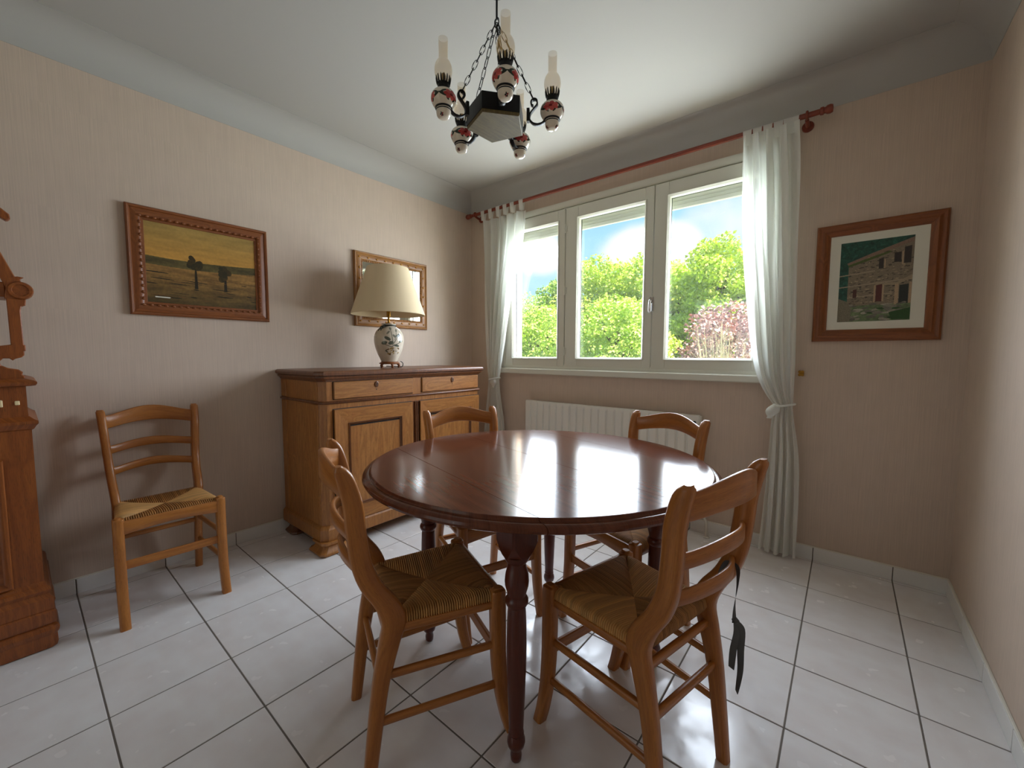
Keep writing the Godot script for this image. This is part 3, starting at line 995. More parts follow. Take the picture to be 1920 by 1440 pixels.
func make_chair() -> Node3D:
	var t := thing("rush_chair", "", "chair")
	put("seat", rush_seat(), M.rush, t)
	for s in [-1.0, 1.0]:
		var b := MB.new()
		b.uvo = Vector2(s * 0.3, 0.2 + s * 0.1)
		var rings := []
		for p in smooth(rear_path, 4):
			rings.append(rect_ring(Vector3(s * rear_x(p.y), p.y, p.x), Vector3(0.0155 if p.y < 0.88 else 0.012, 0, 0), Vector3(0, 0, p.z), minf(0.006, p.z * 0.6)))
		b.loft(rings, true, true, 50.0)
		put("rear_leg", b, M.cherry, t)
		b = MB.new()
		b.uvo = Vector2(0.5 + s * 0.2, 0.5)
		rings = []
		for p in smooth([Vector3(0.222, 0.0, 0.0165), Vector3(0.208, 0.05, 0.0175), Vector3(0.192, 0.13, 0.019), Vector3(0.182, 0.23, 0.021), Vector3(0.179, 0.34, 0.022), Vector3(0.178, 0.44, 0.022), Vector3(0.178, 0.461, 0.020), Vector3(0.178, 0.469, 0.011)], 4):
			rings.append(rect_ring(Vector3(s * 0.180, p.y, p.x), Vector3(0.0175 if p.y < 0.462 else 0.0095, 0, 0), Vector3(0, 0, p.z), minf(0.005, p.z * 0.5)))
		b.loft(rings, true, true, 50.0)
		put("front_leg", b, M.cherry, t)
		# side rail below the rush
		b = MB.new()
		var a0 := Vector3(s * 0.180, 0.419, 0.17)
		var a1 := Vector3(s * 0.159, 0.419, -0.122)
		member(b, a0, a1, 0.012, 0.008)
		put("side_rail", b, M.cherry, t)
		for y in [0.292, 0.165]:
			b = MB.new()
			b.uvo = Vector2(y, s)
			member(b, Vector3(s * 0.180, y, 0.187), Vector3(s * 0.157, y, rear_z(y)), 0.0105, 0.008)
			put("side_stretcher", b, M.cherry, t)
	# curved front apron, front and back stretchers
	var f := MB.new()
	var rr := []
	for k in 13:
		var u := lerpf(-1.0, 1.0, k / 12.0)
		var lo := 0.394 + 0.014 * cos(u * PI / 2)
		rr.append(rect_ring(Vector3(u * 0.168, (lo + 0.452) / 2, 0.189), Vector3(0, (0.452 - lo) / 2, 0), Vector3(0, 0, 0.008), 0.003))
	f.loft(rr, true, true, 50.0)
	put("front_apron", f, M.cherry, t)
	f = MB.new()
	f.uvo = Vector2(0.1, 0.7)
	f.box(Vector3(0, 0.258, 0.181), Vector3(0.345, 0.036, 0.013), 0.003)
	put("front_stretcher", f, M.cherry, t)
	for y in [0.385, 0.272]:
		f = MB.new()
		f.uvo = Vector2(0.3, y)
		member(f, Vector3(-0.157, y, rear_z(y)), Vector3(0.157, y, rear_z(y)), 0.0105, 0.009)
		put("back_stretcher", f, M.cherry, t)
	put("crest_rail", chair_slat(0.793, 0.064, 0.07, 0.024, 0.036, 0.042, 0.016), M.cherry, t)
	put("back_slat", chair_slat(0.672, 0.040, 0.045, 0.018, 0.020, 0.042, 0.014), M.cherry, t)
	put("back_slat", chair_slat(0.572, 0.038, 0.042, 0.017, 0.019, 0.040, 0.014), M.cherry, t)
	return t

func member(b: MB, a: Vector3, c: Vector3, hy: float, hx: float) -> void:
	var d := (c - a).normalized()
	var side := d.cross(Vector3.UP).normalized()
	var rings := []
	for k in 3:
		rings.append(rect_ring(a.lerp(c, k / 2.0), Vector3.UP * hy, side * hx, 0.0035))
	b.loft(rings, true, true, 50.0)

func chairs() -> void:
	var spots := [
		[0.318, 2.406, 88.7, "honey coloured rush-seated ladder-back chair standing alone against the wall, below the dusk landscape picture"],
		[1.818, 2.041, 156.3, "rush-seated ladder-back chair at the table, side-on beside the table leg nearest the viewer"],
		[2.383, 1.703, -103.8, "rush-seated ladder-back chair with a grey ribbon tied to its back"],
		[1.552, 1.486, 70.0, "rush-seated ladder-back chair pushed under the table, its back against the sideboard's right door"],
		[2.136, 1.180, -17.5, "rush-seated ladder-back chair pushed under the table, its back towards the radiator"]]
	var first := make_chair()
	for k in 5:
		var s: Array = spots[k]
		var c: Node3D = first
		if k > 0:
			c = first.duplicate()
			add_child(c, true)
			c.name = "rush_chair_%03d" % k
		c.position = Vector3(s[0], 0, s[1])
		c.rotation.y = deg_to_rad(s[2])
		tag(c, s[3], "chair", "rush-seated dining chairs")
	# grey ribbon on the third chair
	var cb := Transform3D(Basis(Vector3.UP, deg_to_rad(-103.8)), Vector3(2.383, 0, 1.703))
	var t := thing("ribbon_tie", "grey cloth ribbon knotted to the chair back beside the window-side post", "ribbon", cb * Vector3(-0.13, 0, -0.19))
	var r := func(path: Array, w: float) -> MB:
		var b := MB.new()
		var rows := [[], []]
		var sm := smooth(path, 5)
		for i in sm.size():
			var p: Vector3 = cb * (sm[i] as Vector3) - t.position
			var side: Vector3 = cb.basis * Vector3(cos(i * 0.12), 0, sin(i * 0.12)) * w
			rows[0].append(p - side); rows[1].append(p + side)
		var back := [[], []]
		for i in sm.size():
			back[0].append(rows[1][i] + cb.basis * Vector3(0, 0, -0.0012)); back[1].append(rows[0][i] + cb.basis * Vector3(0, 0, -0.0012))
		b.sheet(rows); b.sheet(back)
		return b
	put("loop", r.call([Vector3(-0.105, 0.500, -0.165), Vector3(-0.11, 0.56, -0.182), Vector3(-0.115, 0.606, -0.20), Vector3(-0.12, 0.60, -0.222), Vector3(-0.128, 0.555, -0.222), Vector3(-0.132, 0.48, -0.215), Vector3(-0.14, 0.43, -0.213)], 0.007), M.ribbon, t)
	put("tail", r.call([Vector3(-0.14, 0.436, -0.215), Vector3(-0.146, 0.40, -0.217), Vector3(-0.14, 0.35, -0.213), Vector3(-0.136, 0.30, -0.212)], 0.008), M.ribbon, t)
	put("tail", r.call([Vector3(-0.141, 0.436, -0.217), Vector3(-0.158, 0.41, -0.226), Vector3(-0.16, 0.35, -0.224), Vector3(-0.158, 0.29, -0.226), Vector3(-0.156, 0.225, -0.22)], 0.008), M.ribbon, t)
	var kb := MB.new()
	kb.loft([round_ring(cb * Vector3(-0.141, 0.446, -0.216) - t.position, Vector3(0.003, 0, 0), Vector3(0, 0, 0.003), 10, 1.0), round_ring(cb * Vector3(-0.141, 0.438, -0.216) - t.position, Vector3(0.010, 0, 0), Vector3(0, 0, 0.010), 10, 1.0), round_ring(cb * Vector3(-0.141, 0.428, -0.216) - t.position, Vector3(0.004, 0, 0), Vector3(0, 0, 0.004), 10, 1.0)], true, true, 70.0)
	put("knot", kb, M.ribbon, t)

# ---------------------------------------------------------------- sideboard
const SX0 := 0.02
const SX1 := 0.545
const SZ0 := 0.448
const SZ1 := 1.745

func plan(o: float, ch: float, y: float) -> Array:
	return [Vector3(SX0, y, SZ0 - o), Vector3(SX1 + o - ch, y, SZ0 - o), Vector3(SX1 + o, y, SZ0 - o + ch), Vector3(SX1 + o, y, SZ1 + o - ch), Vector3(SX1 + o - ch, y, SZ1 + o), Vector3(SX0, y, SZ1 + o)]

func sideboard() -> void:
	var t := thing("sideboard", "large oak sideboard with two drawers and two panelled doors below the lamp", "sideboard", Vector3.ZERO)
	var ch := 0.034
	var b := MB.new()
	b.uvo = Vector2(0.4, 0.1)
	b.loft([plan(0, ch, 0.145), plan(0, ch, 1.003)], true, true)
	put("body", b, M.oak, t)
	b = MB.new()
	b.loft([plan(0.016, ch, 0.072), plan(0.018, ch, 0.076), plan(0.018, ch, 0.140), plan(0.012, ch, 0.150), plan(0.004, ch, 0.156), plan(0.0, ch, 0.160)], true, true, 20.0)
	put("plinth", b, M.oak, t)
	b = MB.new()
	b.loft([plan(0.0, ch, 0.870), plan(0.009, ch, 0.873), plan(0.013, ch, 0.879), plan(0.012, ch, 0.884), plan(0.006, ch, 0.888), plan(0.0, ch, 0.889)], true, false, 50.0)
	put("waist_moulding", b, M.oak_dark, t)
	b = MB.new()
	b.loft([plan(0.0, ch, 1.000), plan(0.006, ch, 1.002), plan(0.012, ch, 1.012), plan(0.022, ch, 1.020), plan(0.024, ch, 1.026), plan(0.024, ch, 1.0295), plan(0.020, ch, 1.031), plan(0.020, ch, 1.0335), plan(0.032, ch + 0.004, 1.035), plan(0.036, ch + 0.004, 1.040), plan(0.036, ch + 0.004, 1.052), plan(0.031, ch + 0.004, 1.0595), plan(0.022, ch + 0.004, 1.063)], true, true, 28.0)
	put("top", b, M.oak_dark, t)
	# feet: turned-looking bracket feet under the corners
	for z in [[SZ1 - 0.052, 1.0], [SZ0 + 0.052, -1.0]]:
		for x in [0.502, 0.09]:
			b = MB.new()
			var rings := []
			for p in [[0.074, 0.0], [0.088, 0.002], [0.094, 0.009], [0.092, 0.018], [0.082, 0.024], [0.072, 0.036], [0.066, 0.048], [0.070, 0.054], [0.078, 0.060], [0.079, 0.0735]]:
				var h: float = p[0]
				if x < 0.2: h *= 0.75
				rings.append(rect_ring(Vector3(x, p[1], z[0]), Vector3(h, 0, 0), Vector3(0, 0, h), 0.022))
			b.loft(rings, true, true, 32.0)
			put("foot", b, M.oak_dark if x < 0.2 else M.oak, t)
	# front: drawers
	var X := Vector3(0, 0, -1)
	var Y := Vector3.UP
	var F := Vector3(SX1, 0, 0)
	for d in [[-1.672, -1.118], [-1.040, -0.484]]:
		b = MB.new()
		b.uvo = Vector2(d[0], 0.3)
		b.box(Vector3(SX1 + 0.002, 0.9475, -(d[0] + d[1]) / 2), Vector3(0.016, 0.101, d[1] - d[0]), 0.004)
		var dr := put("drawer", b, M.oak, t)
		b = MB.new()
		b.box(Vector3(SX1 - 0.0005, 0.9475, -(d[0] + d[1]) / 2), Vector3(0.003, 0.108, d[1] - d[0] + 0.008), 0.0)
		put("shadow_gap", b, M.shadow_wood, dr)
		var kz: float = -1.397 if d[0] < -1.5 else -0.762
		b = MB.new()
		var e := []
		for q in [[0.0, 1.0], [0.004, 1.0], [0.0055, 0.8]]:
			var ring := []
			for i in 18:
				var a := TAU * i / 18
				ring.append(Vector3(SX1 + 0.010 + q[0], 0.972 + sin(a) * 0.019 * q[1], -kz + cos(a) * 0.0135 * q[1]))
			e.append(ring)
		b.loft(e, true, true)
		put("keyhole_plate", b, M.oak_dark, dr)
		b = MB.new()
		b.lathe([[0.0045, 0.0], [0.0045, 0.0065], [0.0, 0.0066]], Vector3(SX1 + 0.010, 0.975, -kz), 10, 38.0, false, Basis(Vector3.FORWARD, PI / 2))
		b.box(Vector3(SX1 + 0.013, 0.966, -kz), Vector3(0.0072, 0.014, 0.004), 0.0)
		b.lathe([[0.0035, 0.0], [0.0035, 0.001], [0.0, 0.0012]], Vector3(SX1 + 0.010, 0.940, -kz), 8, 38.0, false, Basis(Vector3.FORWARD, PI / 2))
		put("keyhole", b, M.shadow_wood, dr)
	# doors with mitred frames round a sunk panel
	for d in [[-1.674, -1.126], [-1.062, -0.482]]:
		b = MB.new()
		b.uvo = Vector2(d[0], 0.9)
		b.box(Vector3(SX1 + 0.001, 0.478, -(d[0] + d[1]) / 2), Vector3(0.008, 0.50, d[1] - d[0] - 0.2), 0.001)
		var dr := put("door", b, M.oak, t)
		b = MB.new()
		b.box(Vector3(SX1 - 0.001, 0.497, -(d[0] + d[1]) / 2), Vector3(0.004, 0.690, d[1] - d[0] + 0.010), 0.0)
		put("shadow_gap", b, M.shadow_wood, dr)
		for k in 4:
			b = MB.new()
			b.uvo = Vector2(k * 0.21, d[0])
			mitred(b, F + Vector3(-0.001, 0, 0), X, Y, d[0], d[1], 0.155, 0.838, [[0.0008, 0.0], [0.088, 0.0], [0.088, 0.012], [0.0008, 0.017], [0.0008, 0.0]].slice(0, 4), k)
			put("rail" if k in [0, 2] else "stile", b, M.oak, dr)
		b = MB.new()
		mitred(b, F, X, Y, d[0] + 0.086, d[1] - 0.086, 0.241, 0.752, [[0, 0.0], [0.014, 0.0], [0.014, 0.006], [0.010, 0.012], [0.007, 0.009], [0.004, 0.016], [0, 0.016]])
		put("moulding", b, M.oak_dark, dr)
	# pillar between the doors, with dark grooves
	b = MB.new()
	for z in [1.082, 1.097]: b.box(Vector3(SX1 + 0.004, 0.497, z), Vector3(0.016, 0.682, 0.011), 0.003)
	b.box(Vector3(SX1 - 0.001, 0.497, 1.094), Vector3(0.004, 0.690, 0.064), 0.0)
	put("middle_stile", b, M.oak_dark, t)
	# framing on the visible left end
	for v in [[0.055, 0.07], [0.468, 0.076]]:
		for h in [[0.16, 0.868], [0.891, 0.998]]:
			b = MB.new()
			b.uvo = Vector2(v[0], h[0])
			b.box(Vector3(v[0], (h[0] + h[1]) / 2, SZ1 + 0.0005), Vector3(v[1], h[1] - h[0], 0.007), 0.002)
			put("side_stile", b, M.oak, t)
	lamp()

func lamp() -> void:
	var t := thing("table_lamp", "ceramic vase lamp with a wide cream shade standing on the sideboard", "lamp", Vector3(0.275, 1.0645, 1.112))
	var b := MB.new()
	b.lathe([[0.0, 0.024], [0.060, 0.024], [0.070, 0.026], [0.072, 0.031], [0.066, 0.035], [0.060, 0.038], [0.061, 0.042], [0.0, 0.042]], Vector3.ZERO, 28)
	for k in 5:
		var a := TAU * k / 5 + 0.3
		b.tube(smooth([Vector3(cos(a) * 0.058, 0.028, sin(a) * 0.058), Vector3(cos(a) * 0.068, 0.014, sin(a) * 0.068), Vector3(cos(a) * 0.062, 0.005, sin(a) * 0.062), Vector3(cos(a) * 0.068, 0.0, sin(a) * 0.068)], 4), [0.010, 0.010, 0.009, 0.009, 0.008, 0.008, 0.007, 0.007, 0.007, 0.008, 0.008, 0.008, 0.008], 8)
	put("stand", b, M.frame_brown, t)
	b = MB.new()
	var prof := []
	for p in smooth([Vector2(0.056, 0.042), Vector2(0.066, 0.065), Vector2(0.084, 0.105), Vector2(0.099, 0.155), Vector2(0.104, 0.195), Vector2(0.099, 0.235), Vector2(0.080, 0.268), Vector2(0.056, 0.285), Vector2(0.045, 0.293), Vector2(0.045, 0.302), Vector2(0.052, 0.312)], 4): prof.append([p.x, p.y])
	b.lathe(prof, Vector3.ZERO, 40, 60.0, true, Basis(Vector3.UP, deg_to_rad(160)))
	var vm := mat("vase_glaze", Color.WHITE, 0.09)
	vm.albedo_texture = vase_image()
	put("vase", b, vm, t)
	b = MB.new()
	b.torus(Vector3(0, 0.293, 0), Vector3(0.047, 0.006, 0), Vector3(0, 0, 0.047), 0.0045, 28, 8)
	b.tube(smooth([Vector3(0.02, 0.293, 0.047), Vector3(0.03, 0.287, 0.062), Vector3(0.02, 0.278, 0.072), Vector3(0.028, 0.262, 0.084)], 4), 0.004, 6)
	b.tube(smooth([Vector3(0.02, 0.293, 0.047), Vector3(0.01, 0.292, 0.066), Vector3(0.005, 0.275, 0.076), Vector3(0.0, 0.258, 0.088)], 4), 0.004, 6)
	b.tube(smooth([Vector3(0.02, 0.293, 0.047), Vector3(0.045, 0.302, 0.058), Vector3(0.04, 0.296, 0.068), Vector3(0.02, 0.291, 0.052)], 4), 0.0035, 6)
	put("neck_cord", b, M.cord, t)
	b = MB.new()
	b.lathe([[0.040, 0.309], [0.040, 0.314], [0.010, 0.318], [0.008, 0.330], [0.008, 0.36], [0.014, 0.362], [0.014, 0.41], [0.0, 0.411]], Vector3.ZERO, 16)
	put("lamp_holder", b, M.brass, t)
	b = MB.new()
	b.lathe([[0.0, 0.41], [0.012, 0.411], [0.014, 0.43], [0.028, 0.46], [0.028, 0.48], [0.018, 0.50], [0.0, 0.505]], Vector3.ZERO, 16, 50.0)
	put("bulb", b, M.bulb, t)
	# shade: thin cone with a hem, and the wire ring that carries it
	b = MB.new()
	b.lathe([[0.2535, 0.376], [0.255, 0.379], [0.1435, 0.703], [0.142, 0.706], [0.140, 0.703], [0.2515, 0.379], [0.252, 0.376], [0.2535, 0.376]], Vector3.ZERO, 64, 38.0, false, Basis(), false)
	var s := put("lamp_shade", b, M.shade, t)
	b = MB.new()
	b.torus(Vector3(0, 0.70, 0), Vector3(0.139, 0, 0), Vector3(0, 0, 0.139), 0.0018, 40, 6)
	for k in 3:
		var a := TAU * k / 3
		b.tube([Vector3(cos(a) * 0.139, 0.70, sin(a) * 0.139), Vector3(cos(a) * 0.06, 0.55, sin(a) * 0.06), Vector3(cos(a) * 0.014, 0.405, sin(a) * 0.014)], 0.0015, 6)
	put("wire_frame", b, M.brass, s)
	b = MB.new()
	b.tube(smooth([Vector3(0.055, 0.045, -0.055), Vector3(0.06, 0.03, -0.072), Vector3(0.05, 0.008, -0.075), Vector3(0.0, 0.003, -0.09), Vector3(-0.12, 0.003, -0.10), Vector3(-0.22, 0.003, -0.12)], 5), 0.003, 6)
	put("flex", b, M.cord, t)

func vase_image() -> ImageTexture:
	var im := Image.create(512, 256, false, Image.FORMAT_RGB8)
	var n := field(512, 256, 512, 256, 0.02, 91, 3)
	for i in 512 * 256:
		var k := (n[i] / 255.0 - 0.5) * 0.06
		im.set_pixel(i % 512, i / 512, Color(0.83 + k, 0.78 + k, 0.70 + k))
	rng.seed = 9
	var o := Vector2(256, 110)
	var g := Color(0.33, 0.34, 0.29)
	for q in [[0, 40, -30, -10], [0, 40, 25, 5], [-12, 10, -28, -45], [0, 20, 10, -60], [5, 50, -55, 20], [0, 55, 48, 35], [0, 60, -10, 85]]:
		var a := o + Vector2(q[0], q[1])
		var e := o + Vector2(q[2], q[3])
		var d := (e - a).normalized().orthogonal() * 1.6
		fill(im, PackedVector2Array([a - d, a + d, e + d, e - d]), g, 0.1)
	for q in [[-34, -16, 17, 8, 0.6], [28, 2, 19, 9, -0.5], [-30, -50, 14, 7, 1.0], [10, -66, 9, 15, 0.1], [46, 28, 17, 10, 0.2], [-52, 18, 16, 6, 0.2], [-10, -12, 12, 7, -0.8], [24, -34, 14, 6, 0.9], [10, 28, 15, 10, 0.4], [-24, 44, 18, 6, -0.2]]:
		fill(im, ellipse(o + Vector2(q[0], q[1]), q[2], q[3], q[4]), Color(0.36, 0.38, 0.33) if q[2] > 14 else Color(0.50, 0.49, 0.43), 0.18)
	for k in 26:
		var c := Color(0.42, 0.30, 0.16) if k % 3 == 0 else Color(0.62, 0.50, 0.28)
		if k % 4 == 1: c = Color(0.36, 0.37, 0.32)
		fill(im, ellipse(o + Vector2(rng.randf_range(-50, 45), rng.randf_range(58, 100)), rng.randf_range(4, 10), rng.randf_range(2, 4), rng.randf_range(-1, 1)), c, 0.15)
	return tex(im)

# ---------------------------------------------------------------- hutch end at the left edge
func hutch() -> void:
	var z0 := 2.800
	var z1 := 4.25
	var zc := (z0 + z1) / 2
	var t := thing("carved_hutch", "reddish wooden hutch with a carved open upper part at the left edge", "hutch", Vector3.ZERO)
	var pl := func(o: float, y: float) -> Array:
		return [Vector3(0.02, y, z0 - o), Vector3(0.445 + o, y, z0 - o), Vector3(0.445 + o, y, z1 + o), Vector3(0.02, y, z1 + o)]
	var b := MB.new()
	b.loft([pl.call(0.0, 0.27), pl.call(0.0, 0.895)], true, true)
	put("body", b, M.pine_red, t)
	b = MB.new()
	b.loft([pl.call(0.022, 0.105), pl.call(0.024, 0.11), pl.call(0.024, 0.150), pl.call(0.019, 0.156), pl.call(0.021, 0.160), pl.call(0.021, 0.205), pl.call(0.014, 0.212), pl.call(0.010, 0.222), pl.call(0.012, 0.228), pl.call(0.017, 0.238), pl.call(0.014, 0.250), pl.call(0.006, 0.256), pl.call(0.005, 0.266), pl.call(0.0, 0.272)], true, true, 25.0)
	put("plinth", b, M.pine_red, t)
	for z in [z0 + 0.055, z1 - 0.055]:
		for x in [0.385, 0.10]:
			b = MB.new()
			var rings := []
			for p in [[0.062, 0.0], [0.076, 0.004], [0.080, 0.02], [0.079, 0.055], [0.084, 0.066], [0.086, 0.078], [0.083, 0.09], [0.074, 0.098], [0.076, 0.108]]:
				rings.append(rect_ring(Vector3(x, p[1], z), Vector3(p[0], 0, 0), Vector3(0, 0, p[0]), 0.012))
			b.loft(rings, true, true, 30.0)
			put("foot", b, M.pine_red, t)
	b = MB.new()
	b.loft([pl.call(0.0, 0.868), pl.call(0.006, 0.872), pl.call(0.012, 0.884), pl.call(0.018, 0.892), pl.call(0.018, 0.902), pl.call(0.008, 0.908), pl.call(0.0, 0.916), pl.call(-0.004, 0.920)], true, true, 25.0)
	put("waist_moulding", b, M.pine_red, t)
	b = MB.new()
	b.loft([pl.call(-0.006, 0.915), pl.call(-0.006, 1.036)], true, true)
	put("frieze", b, M.pine_red, t)
	# small pale inlays along the frieze
	for k in 9:
		b = MB.new()
		b.box(Vector3(0.4405, 0.972, z0 + 0.03 + k * 0.040), Vector3(0.006, 0.026 if k % 2 else 0.016, 0.012), 0.002)
		put("inlay", b, M.bone, t)
	b = MB.new()
	b.loft([pl.call(0.004, 1.034), pl.call(0.018, 1.037), pl.call(0.022, 1.044), pl.call(0.022, 1.050), pl.call(0.014, 1.056), pl.call(-0.004, 1.062)], true, true, 40.0)
	put("ledge", b, M.pine_red, t)
	# panelled door
	for d in [[z0 + 0.075, z0 + 0.66], [z0 + 0.78, z1 - 0.075]]:
		b = MB.new()
		b.box(Vector3(0.4445, 0.513, (d[0] + d[1]) / 2), Vector3(0.006, 0.47, d[1] - d[0]), 0.001)
		var dr := put("door", b, M.pine_red, t)
		b = MB.new()
		mitred(b, Vector3(0.445, 0, 0), Vector3(0, 0, -1), Vector3.UP, -d[1], -d[0], 0.275, 0.765, [[0, 0.0], [0.022, 0.0], [0.022, 0.004], [0.016, 0.007], [0.010, 0.016], [0.003, 0.016], [0, 0.012]])
		put("moulding", b, M.pine_red, dr)
	# upper part: fretted front, shelves, slanted gable bars
	for s in [1.0, -1.0]:
		var zz := z0 if s > 0 else z1
		var B := Basis(Vector3(0, 0, s), Vector3.UP, Vector3.RIGHT)
		b = MB.new()
		var poly := PackedVector2Array([Vector2(0.20, 1.060), Vector2(0.006, 1.060), Vector2(0.006, 1.070), Vector2(0.012, 1.076), Vector2(0.010, 1.086), Vector2(0.020, 1.096), Vector2(0.045, 1.102), Vector2(0.060, 1.112), Vector2(0.064, 1.126), Vector2(0.055, 1.138), Vector2(0.040, 1.138), Vector2(0.032, 1.130), Vector2(0.026, 1.136), Vector2(0.010, 1.142), Vector2(0.003, 1.150), Vector2(0.002, 1.165), Vector2(-0.002, 1.168), Vector2(-0.002, 1.188), Vector2(0.002, 1.190), Vector2(0.003, 1.318), Vector2(0.0, 1.334), Vector2(-0.010, 1.340), Vector2(-0.012, 1.362), Vector2(0.036, 1.362), Vector2(0.034, 1.19), Vector2(0.06, 1.185), Vector2(0.10, 1.20), Vector2(0.20, 1.16)])
		b.slab(poly, Vector3(0.372, 0, zz), B, 0.03, 0.003)
		put("carved_bracket", b, M.pine_red, t)
		b = MB.new()
		b.lathe([[0.0, 0.0], [0.030, 0.0], [0.033, 0.004], [0.033, 0.036], [0.030, 0.042], [0.022, 0.042], [0.020, 0.038], [0.0, 0.038]], Vector3(0.366, 1.394, zz + s * 0.0), 28, 30.0, false, Basis(Vector3.FORWARD, PI / 2))
		b.slab(PackedVector2Array([Vector2(-0.006, 1.418), Vector2(-0.001, 1.436), Vector2(-0.010, 1.444), Vector2(0.004, 1.446), Vector2(0.03, 1.44), Vector2(0.04, 1.36), Vector2(0.01, 1.36)]), Vector3(0.374, 0, zz), B, 0.026, 0.002)
		put("rosette", b, M.pine_red, t)
		b = MB.new()
		b.slab(PackedVector2Array([Vector2(0.004, 1.425), Vector2(0.034, 1.40), Vector2(0.135, 1.70), Vector2(0.098, 1.70)]), Vector3(0.375, 0, zz), B, 0.024, 0.003)
		put("gable_bar", b, M.pine_red, t)
		b = MB.new()
		b.slab(PackedVector2Array([Vector2(0.016, 1.650), Vector2(0.010, 1.658), Vector2(0.012, 1.672), Vector2(0.030, 1.690), Vector2(0.050, 1.70), Vector2(0.052, 1.73), Vector2(0.20, 1.73), Vector2(0.20, 1.66), Vector2(0.045, 1.662), Vector2(0.032, 1.655), Vector2(0.022, 1.648)]), Vector3(0.37, 0, zz), B, 0.03, 0.003)
		put("cornice_tip", b, M.pine_red, t)
	for y in [1.398, 1.70]:
		b = MB.new()
		b.box(Vector3(0.20, y, zc), Vector3(0.36, 0.03, z1 - z0 - 0.07 - (0.1 if y > 1.5 else 0.0)), 0.004)
		put("shelf", b, M.pine_red, t)
		b = MB.new()
		b.box(Vector3(0.385, y - 0.004, zc), Vector3(0.02, 0.055, z1 - z0 - 0.07 - (0.1 if y > 1.5 else 0.0)), 0.004)
		put("shelf_edge", b, M.pine_red, t)

# ---------------------------------------------------------------- pictures and mirror on the walls
func moulding_frame(t: Node3D, w: float, h: float, prof: Array, m: Material, X := Vector3.RIGHT) -> void:
	for k in 4:
		var b := MB.new()
		b.uvo = Vector2(k * 0.23, 0.1 * k)
		mitred(b, Vector3.ZERO, Vector3.RIGHT, Vector3.UP, -w / 2, w / 2, -h / 2, h / 2, prof, k)
		put("frame_rail" if k % 2 == 0 else "frame_stile", b, m, t)

func beads(t: Node3D, w: float, h: float, inset: float, z: float, n_w: int, n_h: int, m: Material) -> void:
	var s := MB.new()
	s.lathe([[0.0, -0.009], [0.005, -0.006], [0.0065, 0.0], [0.005, 0.006], [0.0, 0.009]], Vector3.ZERO, 10, 70.0)
	var sm := s.mesh()
	for k in n_w:
		for sy in [-1.0, 1.0]:
			var o := put("bead", sm, m, t, Vector3(lerpf(-w / 2 + inset, w / 2 - inset, float(k) / (n_w - 1)), sy * (h / 2 - inset), z))
			o.rotation.z = PI / 2
	for k in range(1, n_h - 1):
		for sx in [-1.0, 1.0]:
			put("bead", sm, m, t, Vector3(sx * (w / 2 - inset), lerpf(-h / 2 + inset, h / 2 - inset, float(k) / (n_h - 1)), z))

func flat(w: float, h: float, z: float, d := 0.004) -> MB:
	var b := MB.new()
	var q := [Vector3(-w / 2, -h / 2, z), Vector3(w / 2, -h / 2, z), Vector3(w / 2, h / 2, z), Vector3(-w / 2, h / 2, z)]
	b.quad(q[0], q[1], q[2], q[3], Vector2(0, 1), Vector2(1, 1), Vector2(1, 0), Vector2(0, 0), 1)
	var e := []
	for p in q: e.append(p - Vector3(0, 0, d))
	for i in 4: b.quad(e[i], e[(i + 1) % 4], q[(i + 1) % 4], q[i], Vector2.ZERO, Vector2.ZERO, Vector2.ZERO, Vector2.ZERO, 2 + i)
	b.quad(e[3], e[2], e[1], e[0], Vector2.ZERO, Vector2.ZERO, Vector2.ZERO, Vector2.ZERO, 7)
	return b

